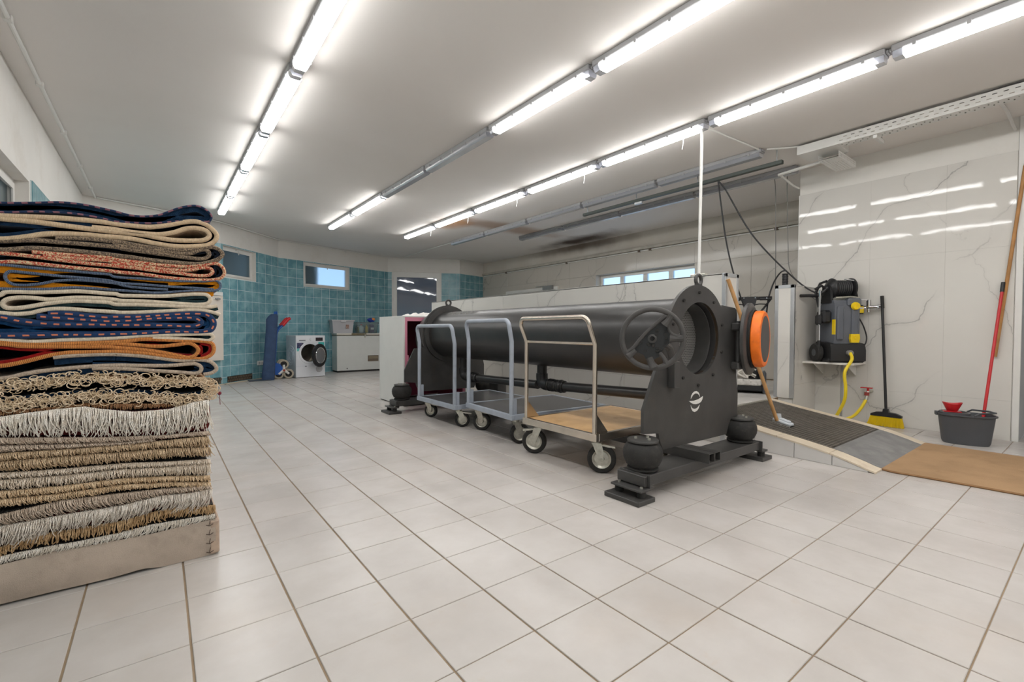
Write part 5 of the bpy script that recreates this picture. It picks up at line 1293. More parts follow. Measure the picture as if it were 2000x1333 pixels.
while y < yb_:
    z = rz_(y); m_._add([(4.068, y, z - .008), (5.192, y, z - .008), (5.192, y + .006, z - .006), (4.068, y + .006, z - .006), (4.068, y, z + .002), (5.192, y, z + .002), (5.192, y + .006, z + .003), (4.068, y + .006, z + .003)],
        [(0, 3, 2, 1), (4, 5, 6, 7), (0, 1, 5, 4), (1, 2, 6, 5), (2, 3, 7, 6), (3, 0, 4, 7)]); y += .0255
m_.build('grating', grate_m, ramp, True, smooth=0)
for x0, x1 in ((4.060, 4.072), (5.188, 5.200)):
    m_ = MB(); slope_strip(m_, x0, x1, ya - .008, yb_ + .012, .003, .014); m_.build('grating_frame', grate_m, ramp, True, smooth=0)
m_ = MB(); m_.box((4.06, 2.235, .236), (5.2, 2.262, .252)); m_.build('grating_frame', zinc, ramp, True, smooth=0)
# coconut mat
coir = pm('coir_mat', (180, 148, 114), 1.0, var=.08, vs=3, bump=.9, bs=260, spec=.1, dirt=(152, 120, 90), dirt_amt=.45, world_space=True)
mat_o = thing('coir_mat', 'large brown coir mat at the foot of the ramp', 'mat', (4.7, .0, .002))
o_ = [(4.07, 1.00), (4.045, .93), (4.06, .80), (4.10, .30), (4.12, -.7), (5.34, -.7), (5.335, .4), (5.31, .99), (4.7, 1.045), (4.2, 1.06)]
m_ = MB(); m_.prism([(x, y) for x, y in o_], .001, .014, 'XY'); m_.build('mat_body', coir, mat_o, True, smooth=0)
m_ = MB(); e = catmull([(x, y, .008) for x, y in o_[:5]], .03); m_.tube(e, .0075, 6); m_.build('bound_edge', pm('mat_edge', (150, 114, 80), 1.0, var=.1), mat_o, True)

# ================================================================== RIGHT WALL THINGS
shelf = thing('wall_shelf', 'pale stone shelf in the corner carrying the pressure washer', 'shelf', (5.87, 1.87, .64))
m_ = MB(); m_.prism([(5.70, 1.637), (XR - .001, 1.637), (XR - .001, YS0 - .001), (5.70, YS0 - .001)], .632, .652, 'XY'); m_.build('shelf_board', pm('shelf_stone', (226, 221, 214), .4, var=.03), shelf, True, smooth=0)
for y in (1.72, 2.03):
    m_ = MB(); m_.prism([(XR - .001, .631), (5.78, .631), (5.80, .62), (XR - .02, .50), (XR - .001, .50)], y, y + .008, 'XZ'); m_.build('bracket', white_metal, shelf, True, smooth=0)

# pressure washer (local frame: -X faces the room)
pw_grey = pm('slate_grey_plastic', (98, 102, 110), .42, var=.05)
pw = thing('pressure_washer', 'grey and black high pressure washer with yellow knobs on the corner shelf', 'pressure washer', (5.885, 1.845, .652), math.radians(48))
m_ = MB(); m_.box((-.16, -.20, .0), (.17, .17, .055), .02)
m_.prism([(-.17, .02), (-.17, .13), (-.15, .20), (-.03, .22), (.10, .22), (.165, .16), (.165, .02)], -.19, .16, 'XZ'); m_.build('base_tray', black_plastic, pw)
m_ = MB(); prof = [(-.125, .14), (-.145, .30), (-.145, .60), (-.12, .665), (.08, .665), (.12, .60), (.12, .16)]
m_.prism(prof, -.135, .115, 'XZ'); m_.build('motor_cover', pw_grey, pw)
for y0, y1, x0 in ((-.115, -.05, -.165), (.03, .095, -.165)):
    m_ = MB(); m_.box((x0, y0, .24), (-.14, y1, .60), .012); m_.build('cover_rib', pw_grey, pw)
m_ = MB(); m_.box((-.165, -.145, .60), (-.08, -.01, .685), .015); m_.build('control_panel', pw_grey, pw)
m_ = MB(); m_.lathe([(.0, -.195), (.034, -.195), (.040, -.185), (.042, -.165), (.0, -.165)], (0, -.075, .60), 'X', 24); m_.box((-.206, -.082, .565), (-.19, -.068, .635), .003); m_.build('rotary_knob', yellow_plastic, pw, label='yellow rotary knob')
m_ = MB(); m_.prism([(-.04, .205), (.035, .205), (.045, .25), (.04, .295), (-.045, .295), (-.05, .25)], -.175, -.145, 'YZ'); m_.xform(Matrix.Translation((0, -.075, .01))); m_.box((-.185, -.085, .255), (-.17, -.065, .285), .004); m_.build('detergent_cap', yellow_plastic, pw, label='yellow detergent cap')
m_ = MB(); m_.box((-.1515, .108, .30), (-.10, .1165, .46), .001); m_.build('yellow_stripe', yellow_plastic, pw)
m_ = MB(); m_.box((-.10, .115, .42), (.05, .20, .56), .02); m_.box((-.06, .18, .40), (.04, .225, .52), .02); m_.build('cable_holder', black_plastic, pw)
m_ = MB(); m_.cyl((-.03, .205, .20), (-.03, .205, .78), .012, 10); m_.build('lance_tube', chrome, pw); 
m_ = MB(); m_.cyl((-.03, .205, .15), (-.03, .205, .235), .017, 10); m_.build('lance_tip', black_plastic, pw)
for y in (.155,):
    m_ = MB(); m_.lathe([(.04, -.028), (.09, -.028), (.1, -.018), (.1, .018), (.09, .028), (.04, .028)], (.03, y + .045, .10), 'Y', 32, True); w_ = m_.build('wheel', black_rubber, pw)
    m_ = MB(); m_.lathe([(.0, .026), (.045, .028), (.07, .022), (.072, -.02), (.0, -.02)], (.03, y + .045, .10), 'Y', 24); m_.build('hub', pm('grey_wheel_hub', (86, 88, 92), .5), w_)
m_ = MB(); m_.lathe([(.04, -.026), (.09, -.026), (.1, -.016), (.1, .016), (.09, .026), (.04, .026)], (.06, -.205, .10), 'Y', 32, True); m_.build('wheel', black_rubber, pw)
# hose reel on top: axle along local Y
ro = (.0, 0, .80)
m_ = MB(); m_.lathe([(.0, -.145), (.098, -.145), (.112, -.135), (.112, -.120), (.05, -.115), (.05, .055), (.108, .06), (.112, .075), (.10, .09), (.04, .115), (.03, .15), (.0, .15)], ro, 'Y', 40); reel = m_.build('hose_reel', black_plastic, pw)
m_ = MB()
for ly in range(2):
    for k in range(8): m_.torus((ro[0], -.105 + k * .0205 + ly * .008, ro[2]), .062 + ly * .018, .0098, 'Y', 32, 6)
m_.build('wound_hose', pm('black_hose', (44, 44, 46), .5), reel, kind='stuff')
m_ = MB(); m_.tube([(-.02, .15, .80), (-.03, .19, .83), (-.04, .26, .79)], .014, 8); m_.build('crank', black_plastic, reel)
m_ = MB(); m_.prism([(-.09, .64), (.09, .64), (.075, .80), (.03, .84), (-.04, .84), (-.07, .80)], .10, .125, 'XZ'); m_.prism([(-.09, .64), (.09, .64), (.05, .80), (.02, .82), (-.03, .82)], -.165, -.148, 'XZ'); m_.build('reel_frame', black_plastic, pw)
m_ = MB(); m_.tube([(-.11, -.15, .69), (-.13, -.05, .70), (-.13, .10, .69)], .010, 8); m_.build('lance_clip', zinc, pw)
m_ = MB(); m_.tube([(.02, .21, .72), (.0, .30, .725), (-.02, .40, .72)], .018, 10); m_.tube([(.02, .21, .72), (-.02, .17, .76), (-.02, .13, .80)], .016, 8); m_.build('spray_gun', black_plastic, pw)
m_ = MB(); m_.tube([(.03, .18, .60), (.06, .20, .76), (.03, .17, .86), (-.02, .13, .88)], .014, 8); m_.build('push_handle', black_plastic, pw)
m_ = MB(); m_.box((-.10, -.215, .52), (-.0, -.14, .61), .012); m_.build('hose_guide', black_plastic, pw)
m_ = MB(); m_.box((-.112, -.20, .53), (-.098, -.15, .60), .004); m_.build('guide_plate', yellow_plastic, pw, label='yellow hose guide plate')
m_ = MB(); m_.tube(catmull([(-.06, -.17, .50), (-.08, -.22, .38), (-.09, -.245, .26), (-.10, -.22, .19), (-.12, -.15, .165)], .02), .0065, 8); m_.build('short_hose', black_plastic, pw)
m_ = MB(); m_.lathe([(.016, -.20), (.030, -.20), (.032, -.17), (.030, -.15), (.0, -.15)], (0, -.02, .105), 'X', 20); m_.build('inlet_coupling', pm('grey_coupling', (150, 148, 144), .4, .4), pw)
m_ = MB(); m_.tube([(-.02, -.05, .90), (-.06, -.12, .88), (-.09, -.14, .86)], .007, 8); m_.build('hose_nozzle', chrome, reel)

# yellow feed hose from the washer down behind the ramp, and another at the tap
hose_m = pm('yellow_hose', (240, 212, 40), .4, var=.04)
M_ = Matrix.Translation((5.885, 1.845, .652)) @ Matrix.Rotation(math.radians(48), 4, 'Z')
st = M_ @ Vector((-.19, -.02, .105))
m_ = MB(); m_.tube(catmull([tuple(st), (st.x - .045, st.y - .03, .70), (5.655, 1.70, .56), (5.655, 1.69, .40), (5.67, 1.70, .28), (5.71, 1.76, .14), (5.76, 1.83, .035), (5.80, 1.90, .02)], .02), .0155, 12)
tag(m_.build('yellow_hose', hose_m), 'yellow hose hanging from the pressure washer down to the floor', 'hose')
m_ = MB(); m_.tube(catmull([(6.0, 1.602, .275), (5.985, 1.61, .24), (5.955, 1.64, .16), (5.93, 1.70, .07), (5.90, 1.80, .022), (5.86, 1.95, .018)], .02), .0145, 12)
tag(m_.build('yellow_hose', hose_m), 'short yellow hose leading from the red valve down to the floor', 'hose')
m_ = MB(); m_.tube([(5.90, 1.80, .651 - .02), (5.90, 1.80, .0)], .011, 8); tag(m_.build('drain_tube', pm('grey_tube', (150, 150, 148), .5)), 'thin grey tube going down behind the yellow hose under the shelf', 'tube')
va = thing('hose_valve', 'small brass valve with a red lever low on the marble wall', 'valve', (6.0, 1.60, .33))
m_ = MB(); m_.cyl((XR - .001, 1.575, .345), (6.02, 1.595, .345), .014, 10); m_.cyl((6.02, 1.595, .345), (6.0, 1.602, .275), .016, 12); m_.build('valve_body', zinc, va, True)
m_ = MB(); m_.cyl((6.004, 1.602, .335), (6.0, 1.602, .30), .022, 12); m_.build('collar', pm('dull_red_collar', (150, 60, 52), .5), va, True)
m_ = MB(); m_.box((5.995, 1.555, .376), (6.035, 1.66, .386), .003); m_.cyl((6.015, 1.595, .345), (6.015, 1.595, .38), .011, 8); m_.build('lever', red_plastic, va, True, label='red lever')
m_ = MB(); m_.cyl((6.0, 1.602, .285), (5.994, 1.606, .255), .019, 12); m_.build('hose_clamp', zinc, va, True)
fa = thing('wall_tap', 'chrome wall mixer tap beside the pressure washer', 'tap', (6.0, 1.6, 1.25))
m_ = MB(); m_.cyl((6.0, 1.52, 1.245), (6.0, 1.69, 1.245), .019, 14); m_.build('body', chrome, fa, True)
for y in (1.525, 1.68):
    m_ = MB(); m_.cyl((6.0, y, 1.245), (XR - .001, y, 1.245), .015, 12); m_.cyl((XR - .014, y, 1.245), (XR - .001, y, 1.245), .03, 18); m_.build('wall_union', chrome, fa, True)
m_ = MB(); m_.cyl((6.0, 1.60, 1.245), (5.995, 1.60, 1.32), .020, 14); m_.tube([(5.995, 1.60, 1.315), (5.96, 1.64, 1.325), (5.90, 1.70, 1.32)], .009, 8); m_.build('lever', chrome, fa, True)
m_ = MB(); m_.tube([(5.99, 1.63, 1.235), (5.93, 1.66, 1.232), (5.88, 1.69, 1.225)], [.015, .014, .012], 10); m_.build('spout', chrome, fa, True)
m_ = MB(); m_.cyl((6.0, 1.60, 1.23), (6.0, 1.60, 1.19), .012, 10); m_.build('shower_outlet', chrome, fa, True)

# broom
br = thing('broom', 'broom with a black handle and yellow bristles leaning on the marble wall', 'broom', (5.96, 1.42, 0))
m_ = MB(); m_.tube([(5.965, 1.425, .155), (6.056, 1.502, 1.345)], .0125, 12); m_.build('handle', black_plastic, br, True)
m_ = MB(); m_.cyl((6.045, 1.492, 1.23), (6.058, 1.503, 1.36), .0155, 12); m_.build('grip', black_rubber, br, True)
m_ = MB(); m_.prism([(1.295, .105), (1.295, .125), (1.34, .145), (1.40, .152), (1.405, .185), (1.445, .185), (1.45, .152), (1.51, .145), (1.55, .125), (1.55, .105)], 5.935, 5.985, 'YZ'); m_.build('head', black_plastic, br, True)
m_ = MB(); rg = random.Random(4)
for ix in range(5):
    for iy in range(46):
        x, y = 5.94 + ix * .010, 1.30 + iy * .0055; f = (y - 1.423) / .125
        m_.tube([(x, y, .112), (x + rg.uniform(-.004, .004) - .004, y + f * .014, .06), (x + rg.uniform(-.006, .006) - .008, y + f * .026 + rg.uniform(-.003, .003) + .004, rg.uniform(.002, .008))], .0022, 4, caps=False)
m_.build('bristles', yellow_plastic, br, True, smooth=60, kind='stuff')

# mop bucket with a red wringer funnel and a red mop handle
bk_m = pm('charcoal_bucket_plastic', (78, 80, 84), .45, var=.06)
bu = thing('mop_bucket', 'charcoal oval mop bucket on the floor by the marble wall', 'bucket', (5.64, .785, 0), math.radians(-72))
def oval(a, b2, z, n=36, p=2.6, ox=0):
    o = []
    for i in range(n):
        w = 2 * PI * i / n; c, s = math.cos(w), math.sin(w)
        o.append((ox + a * math.copysign(abs(c) ** (2 / p), c), b2 * math.copysign(abs(s) ** (2 / p), s), z))
    return o
def loft(mb_, rings, cap0=True, cap1=False):
    n = len(rings[0]); vs = [p for r in rings for p in r]; fs = []
    for i in range(len(rings) - 1):
        for k in range(n): l = (k + 1) % n; fs.append((i * n + k, i * n + l, (i + 1) * n + l, (i + 1) * n + k))
    if cap0: fs.append(tuple(range(n))[::-1])
    if cap1: fs.append(tuple((len(rings) - 1) * n + k for k in range(n)))
    mb_._add(vs, fs)
m_ = MB(); loft(m_, [oval(.150, .10, 0), oval(.158, .106, .02), oval(.178, .122, .20), oval(.182, .126, .245), oval(.196, .138, .25), oval(.196, .138, .262), oval(.182, .128, .262), oval(.172, .118, .20), oval(.150, .10, .02)], True, True); m_.build('tub', bk_m, bu)
m_ = MB(); loft(m_, [oval(.10, .118, .250, ox=-.075), oval(.10, .118, .272, ox=-.075), oval(.085, .10, .275, ox=-.075), oval(.05, .06, .235, ox=-.075)], True, True); m_.build('wringer_seat', bk_m, bu)
m_ = MB(); m_.tube([(.03, -.136, .262), (.06, -.125, .285), (.15, -.07, .288), (.185, 0, .285), (.15, .07, .288), (.06, .125, .285), (.03, .136, .262)], .008, 8); m_.build('handle', bk_m, bu)
m_ = MB(); m_.box((-.205, -.03, .235), (-.185, .03, .27), .004); m_.build('side_clip', bk_m, bu)
red_f = thing('mop_wringer', 'red funnel-shaped wringer cup set on the mop bucket', 'wringer', (5.59, .868, .277), math.radians(-72))
m_ = MB(); n0 = [oval(.03, .03, 0), oval(.038, .038, .012), oval(.050, .052, .04), oval(.068, .06, .07), oval(.064, .056, .07), oval(.045, .046, .04), oval(.03, .03, .012)]
loft(m_, n0, True, True); 
for i in range(len(m_.v)):
    x, y, z = m_.v[i]; m_.v[i] = (x, y, z + (.014 * (x / .068) ** 2 if z > .06 else 0))
m_.build('cup', red_plastic, red_f)
m_ = MB(); m_.box((-.06, -.035, -.004), (.06, .035, .004), .003); m_.build('wringer_base', red_plastic, red_f)
mop = thing('floor_mop', 'red mop handle with a black tip standing in the bucket against the wall', 'mop', (5.70, .69, .06))
m_ = MB(); m_.tube([(5.72, .70, .08), (6.045, .625, 1.40)], .0115, 12); m_.build('tube', red_plastic, mop, True)
m_ = MB(); m_.tube([(6.032, .628, 1.345), (6.053, .6235, 1.432)], .0145, 12); m_.build('tip', black_plastic, mop, True)
m_ = MB(); m_.tube([(5.705, .703, .03), (5.725, .70, .10)], [.03, .02], 12); m_.build('mop_socket', red_plastic, mop, True)
wp = thing('wooden_pole', 'long wooden pole hanging on the marble wall at the right edge', 'pole', (6.06, .66, .76))
m_ = MB(); m_.tube([(6.062, .664, .758), (6.062, .51, 2.45)], .0135, 12); m_.build('shaft', pm('brown_wood_pole', (178, 128, 74), .5, var=.15, vs=10), wp, True)
m_ = MB(); m_.torus((6.066, .505, 2.46), .014, .003, 'X', 16, 6); m_.build('hanging_loop', zinc, wp, True)

# deck brush across the ramp
db = thing('deck_brush', 'deck brush with a wooden handle leaning across the ramp on the partition', 'brush', (4.32, 1.80, .15))
pb = Vector((4.30, 1.79, .20)); pt = Vector((3.895, 2.036, 1.432))
m_ = MB(); m_.tube([tuple(pb), tuple(pt)], [.0155, .0165], 12); m_.build('handle', wood_handle, db, True)
m_ = MB(); Mx = Matrix.Translation((4.335, 1.755, .185)) @ Matrix.Rotation(math.radians(-95), 4, 'Z') @ Matrix.Rotation(math.radians(12), 4, 'Y')
m_.box((-.08, -.035, -.008), (.08, .035, .018), .008); m_.tube([(-.04, 0, .018), (-.055, 0, .06)], .022, 10); m_.box((-.05, -.02, .01), (.06, .02, .034), .008); m_.xform(Mx); m_.build('head', pm('pale_grey_plastic', (200, 206, 212), .45, var=.05), db, True)
m_ = MB(); rg = random.Random(8)
for i in range(19):
    for j in range(7):
        x, y = -.074 + i * .0082, -.03 + j * .01; m_.tube([(x, y, -.006), (x + rg.uniform(-.003, .003), y + rg.uniform(-.003, .003), -.026)], .0025, 4, caps=False)
m_.xform(Mx); m_.build('bristles', pm('white_bristle', (214, 212, 206), .8), db, True, kind='stuff')
m_ = MB(); m_.box((.072, -.02, -.028), (.086, .02, -.004), .003); m_.xform(Mx); m_.build('scraper_edge', black_rubber, db, True)

# ================================================================== WET-ROOM SCRUBBER AND CABLES
sc = thing('floor_scrubber', 'upright black scrubbing machine standing in the wet room behind the lid', 'floor scrubber', (5.60, 2.66, ZP), math.radians(-64.7))
speck = pm('limescaled_white', (206, 202, 196), .6, var=.1, vs=20, dirt=(120, 112, 104), dirt_amt=.8)
sg = pm('scrubber_grey', (88, 90, 94), .5, var=.08)
m_ = MB(); m_.box((-.15, -.10, .03), (.15, .16, .10), .01); m_.build('deck', black_plastic, sc)
m_ = MB(); m_.box((-.135, -.115, .095), (.135, .14, .165), .012); m_.build('chassis', speck, sc)
for x in (-.185, .15):
    m_ = MB(); m_.box((x, -.10, 0), (x + .036, .14, .26), .015); m_.build('side_guard', sg, sc)
m_ = MB(); m_.cyl((-.155, .03, .05), (.155, .03, .05), .05, 20); m_.build('brush_roller', black_rubber, sc)
m_ = MB(); m_.cyl((.06, .06, .16), (.06, .06, .36), .075, 20); m_.cyl((.06, .06, .36), (.06, .06, .40), .06, 20); m_.build('motor', black_plastic, sc)
m_ = MB(); m_.box((-.06, -.02, .16), (.0, .06, .42), .01); m_.build('joint_block', speck, sc)
m_ = MB(); rg = random.Random(2)
for k in range(5):
    pts = [(-.02 + rg.uniform(-.10, .10), -.09 + rg.uniform(-.03, .02), .18 + rg.uniform(0, .18)) for _ in range(6)]; m_.tube(catmull(pts, .012), .009 if k < 2 else .004, 7)
m_.build('white_hose', pm('white_hose', (216, 212, 204), .5), sc)
m_ = MB(); m_.cyl((-.03, .03, .40), (-.02, .05, .98), .022, 12); m_.build('column', sg, sc)
m_ = MB(); m_.box((.085, .02, .52), (.16, .12, .86), .02); m_.build('water_tank', pm('tank_grey', (168, 166, 160), .4), sc)
m_ = MB(); m_.prism([(-.085, 1.145), (.085, 1.145), (.055, 1.02), (.03, .95), (-.03, .95), (-.055, 1.02)], .0, .06, 'XZ'); m_.build('control_head', black_plastic, sc)
m_ = MB(); m_.cyl((-.245, .03, 1.125), (.235, .03, 1.125), .021, 12); m_.box((-.24, .0, 1.10), (-.10, .05, 1.14), .01); m_.box((.10, .0, 1.10), (.235, .05, 1.14), .01); m_.build('handlebar', black_plastic, sc)
for s in (-1, 1):
    m_ = MB(); m_.tube(catmull([(s * .03, .03, .90), (s * .12, .03, .97), (s * .22, .03, 1.11)], .02), .012, 8); m_.build('strut', black_plastic, sc)
    m_ = MB(); m_.tube(catmull([(s * .03, .01, 1.04), (s * .10, -.01, 1.055), (s * .19, -.01, 1.05)], .02), .007, 6); m_.build('brake_lever', black_plastic, sc)
for x, z in ((-.06, 1.13), (.06, 1.13), (-.03, 1.03), (.03, 1.03), (-.19, 1.125), (.18, 1.125), (0, .965)):
    m_ = MB(); m_.cyl((x, -.004, z), (x, .0, z), .006, 8); m_.build('screw', chrome, sc)

bc = pm('black_rubber_cable', (38, 38, 40), .5)
def cable(pts, r, m_, label, name='hanging_cable', group=None):
    q = MB(); q.tube(catmull(pts, .03), r, 8); return tag(q.build(name, m_), label, 'cable', group)
cable([(5.20, 2.85, 2.728), (5.215, 2.84, 2.60), (5.30, 2.787, 1.987), (5.40, 2.71, 1.51), (5.52, 2.67, 1.24), (5.57, 2.66, 1.16)], .0085, bc, 'black cable hanging from the dark rail down to the scrubbing machine')
cable([(5.205, 2.845, 2.728), (5.23, 2.80, 2.66), (5.40, 2.54, 2.08), (5.65, 2.228, 1.612), (5.76, 2.07, 1.44), (5.83, 1.95, 1.38), (5.87, 1.86, 1.37)], .0085, bc, 'black hose looping from the dark rail over the stub wall to the pressure washer')
cable([(5.92, 2.545, 2.86), (5.915, 2.53, 2.80), (5.915, 2.51, 2.1), (5.915, 2.505, 1.55), (5.90, 2.50, 1.2)], .0045, cab, 'thin grey cable hanging straight down behind the stub wall')
cable([(5.98, 2.42, 2.84), (5.985, 2.42, 2.7), (5.985, 2.40, 2.05), (5.99, 2.37, 1.70), (5.985, 2.22, 1.50), (5.94, 2.10, 1.36), (5.90, 2.0, 1.33)], .0045, cab, 'thin grey cable hanging beside the marble edge and curling to the pressure washer')
cable([(5.70, 2.52, 1.05), (5.74, 2.50, 1.40), (5.83, 2.47, 1.60), (5.93, 2.44, 1.70), (5.99, 2.42, 1.715)], .009, bc, 'black hose arching up behind the stub wall', 'black_hose')
hp = thing('suction_hose', 'thick black ribbed hose end standing behind the stub wall', 'hose', (5.97, 2.41, ZP))
m_ = MB(); pts = [(5.945 + .03 * s, 2.42, ZP + .004 + 1.42 * s) for s in np.linspace(0, 1, 90)]; m_.tube(pts, [.030 + (.003 if i % 2 else 0) for i in range(90)], 12); m_.build('ribbed_hose', black_plastic, hp, True, smooth=0)

# ================================================================== FAR LEFT: CABINET, DRYER, FREEZER, DOLLY
cb = thing('open_cabinet', 'white open-fronted cabinet with a pink interior behind the drum', 'cabinet', (2.9, 5.95, 0))
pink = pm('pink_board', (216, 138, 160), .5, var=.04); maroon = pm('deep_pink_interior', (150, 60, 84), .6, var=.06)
x0, x1, y0, y1, h = 2.482, 3.42, 5.53, 6.345, 1.15
for a_, b2 in (((x0, y0, .012), (x0 + .018, y1, h)), ((x1 - .018, y0, .012), (x1, y1, h))):
    m_ = MB(); m_.box(a_, b2, .001); m_.build('side_panel', white_metal, cb, True, smooth=0)
m_ = MB(); m_.box((x0, y0 - .004, h), (x1, y1, h + .018), .002); m_.build('top_panel', white_metal, cb, True, smooth=0)
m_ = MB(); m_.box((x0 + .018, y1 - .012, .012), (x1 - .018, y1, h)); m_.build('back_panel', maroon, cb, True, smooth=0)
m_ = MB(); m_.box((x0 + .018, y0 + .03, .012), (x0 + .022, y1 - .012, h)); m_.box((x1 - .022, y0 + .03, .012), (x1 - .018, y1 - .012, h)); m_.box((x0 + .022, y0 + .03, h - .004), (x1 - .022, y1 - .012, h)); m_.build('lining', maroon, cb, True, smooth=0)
m_ = MB(); m_.box((x0 + .018, y0, .012), (x0 + .05, y0 + .03, h)); m_.box((x1 - .05, y0, .012), (x1 - .018, y0 + .03, h)); m_.box((x0 + .05, y0, h - .05), (x1 - .05, y0 + .03, h)); m_.box((x0 + .05, y0, .012), (x1 - .05, y0 + .03, .06)); m_.build('front_frame', pink, cb, True, smooth=0)
m_ = MB(); m_.box((x0 + .01, y0 + .02, 0), (x1 - .01, y1 - .02, .012)); m_.build('plinth', dark_void, cb, True, smooth=0)
m_ = MB(); m_.box((x0 + .05, y0 - .012, .58), (x0 + .065, y0, .66), .002); m_.build('latch', pink, cb, True, smooth=0)
# crumpled white cloth on it
m_ = MB(); nx_, ny_ = 34, 20; rg = random.Random(6); 
import mathutils.noise as mn
vs = []; xa, xb2, ya, yb_ = 2.60, 3.20, 5.60, 5.98
for j in range(ny_ + 1):
    for i in range(nx_ + 1):
        u, v = i / nx_, j / ny_; e = min(1, 5 * min(u, 1 - u, v, 1 - v))
        x, y = xa + (xb2 - xa) * u, ya + (yb_ - ya) * v
        k = mn.noise(Vector((x * 9, y * 9, 1))); k2 = mn.noise(Vector((x * 22, y * 22, 5)))
        vs.append((x + .02 * k2, y + .02 * k, h + .019 + e * max(.0, .022 + .035 * k + .018 * k2)))
fs = [(j * (nx_ + 1) + i, j * (nx_ + 1) + i + 1, (j + 1) * (nx_ + 1) + i + 1, (j + 1) * (nx_ + 1) + i) for j in range(ny_) for i in range(nx_)]
m_._add(vs, fs); tag(m_.build('folded_cloth', pm('white_cloth', (236, 234, 230), .9, var=.03), smooth=80), 'crumpled white cloth lying on the cabinet top', 'cloth')

# tumble dryer
dr = thing('tumble_dryer', 'white tumble dryer with its round door ajar beside the chest freezer', 'dryer', (2.195, 10.09, 0), math.radians(9.4))
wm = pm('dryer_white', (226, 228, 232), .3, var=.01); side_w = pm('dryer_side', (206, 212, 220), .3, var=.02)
Wd, Dd, Hd = .60, .50, .866
m_ = MB(); m_.prism([(0.0, .01), (Wd, .01), (Wd, Hd - .02), (0, Hd - .02)], .0, .02, 'XZ', [circ(.285, .505, .185, 36)]); m_.build('front_panel', wm, dr, smooth=30)
m_ = MB(); m_.box((0, .02, .01), (.02, Dd, Hd - .02)); m_.box((Wd - .02, .02, .01), (Wd, Dd, Hd - .02)); m_.box((.02, Dd - .02, .01), (Wd - .02, Dd, Hd - .02)); m_.build('body', side_w, dr, smooth=0)
m_ = MB(); m_.box((-.002, -.004, Hd - .02), (Wd + .002, Dd, Hd), .004); m_.build('top_panel', wm, dr, smooth=0)
for k, r in enumerate((.10, .15, .20)):
    m_ = MB(); m_.torus((-.002, .25, .45), r, .004, 'X', 40, 6); m_.build('pressed_ring', side_w, dr)
m_ = MB(); m_.box((.004, -.008, Hd - .135), (Wd - .004, .0, Hd - .024), .003); m_.build('control_panel', wm, dr, smooth=0)
m_ = MB(); m_.box((.40, -.011, Hd - .115), (.55, -.008, Hd - .045), .001); m_.build('display', pm('dark_display', (50, 42, 46), .2), dr, smooth=0)
m_ = MB(); m_.box((.06, -.011, Hd - .108), (.19, -.008, Hd - .092), .001); m_.build('nameplate', pm('grey_print', (90, 92, 96), .5), dr, smooth=0)
m_ = MB(); m_.lathe([(.0, -.024), (.026, -.024), (.030, -.018), (.030, -.008), (.0, -.008)], (.305, 0, Hd - .08), 'Y', 24); m_.build('programme_dial', wm, dr)
m_ = MB(); m_.box((.02, -.003, .605), (.15, 0, .715)); st_ = m_.build('sticker', pm('dark_photo_sticker', (44, 60, 96), .4, var=.6, vs=26, dirt=(210, 140, 110), dirt_amt=.7), dr, smooth=0)
m_ = MB(); m_.box((.02, -.003, .545), (.085, 0, .603)); m_.build('sticker', pm('teal_sticker', (110, 196, 190), .4, var=.2, vs=30), dr, smooth=0)
m_ = MB(); m_.box((.46, -.003, .585), (.585, 0, .725)); m_.build('sticker', pm('teal_sticker', (64, 178, 174), .4), dr, smooth=0)
m_ = MB(); m_.lathe([(.185, -.006), (.225, -.010), (.232, -.004), (.225, .001), (.185, .001)], (.285, 0, .505), 'Y', 44, True); m_.build('port_ring', wm, dr)
steel_d = pm('dryer_drum_steel', (150, 144, 136), .25, .9, var=.2, vs=8)
m_ = MB(); m_.lathe([(.190, .001), (.185, .06), (.235, .075), (.235, .40), (.0, .42)], (.285, 0, .505), 'Y', 40, caps=False); m_.build('drum', steel_d, dr)
for y in (.10, .20): 
    m_ = MB(); m_.torus((.285, y, .505), .225, .010, 'Y', 40, 6); m_.build('drum_rib', chrome, dr)
hx_ = .60; ph = math.radians(33)
Md = Matrix.Translation((hx_, -.015, 0)) @ Matrix.Rotation(ph, 4, 'Z') @ Matrix.Translation((-hx_, .015, 0))
dc_ = (hx_ - .235, 0, .455)
m_ = MB(); m_.lathe([(.150, -.055), (.225, -.062), (.240, -.052), (.243, -.028), (.235, -.012), (.150, -.016)], dc_, 'Y', 44, True); m_.xform(Md); do = m_.build('porthole_door', pm('glossy_black_rim', (36, 34, 36), .25), dr)
m_ = MB(); m_.lathe([(.150, -.058), (.165, -.064), (.168, -.060)], dc_, 'Y', 44, caps=False); m_.xform(Md); m_.build('chrome_ring', chrome, do)
m_ = MB(); m_.lathe([(.0, -.050), (.08, -.053), (.150, -.056), (.150, -.046), (.12, .02), (.0, .05)], dc_, 'Y', 44); m_.xform(Md); m_.build('door_glass', pm('smoked_glass', (120, 120, 122), .08, .2, spec=.8), do)
m_ = MB(); m_.box((.54, -.03, .43), (.575, .0, .50), .004); m_.build('hinge', wm, dr)
m_ = MB(); m_.lathe([(.0, -.004), (.068, -.004), (.072, 0), (.0, 0)], (.475, 0, .165), 'Y', 32); m_.build('filter_grille', pm('pale_grey_print', (186, 186, 188), .5, var=.3, vs=160), dr)
m_ = MB(); m_.box((.005, -.003, .235), (.40, .0, .239)); m_.build('flap_seam', side_w, dr, smooth=0)
m_ = MB(); m_.box((.18, -.008, .222), (.215, .0, .238), .003); m_.build('flap_latch', pm('grey_latch', (120, 122, 126), .5), dr)
m_ = MB(); m_.box((.01, .01, 0), (Wd - .01, Dd - .01, .012)); m_.build('plinth', dark_void, dr, smooth=0)

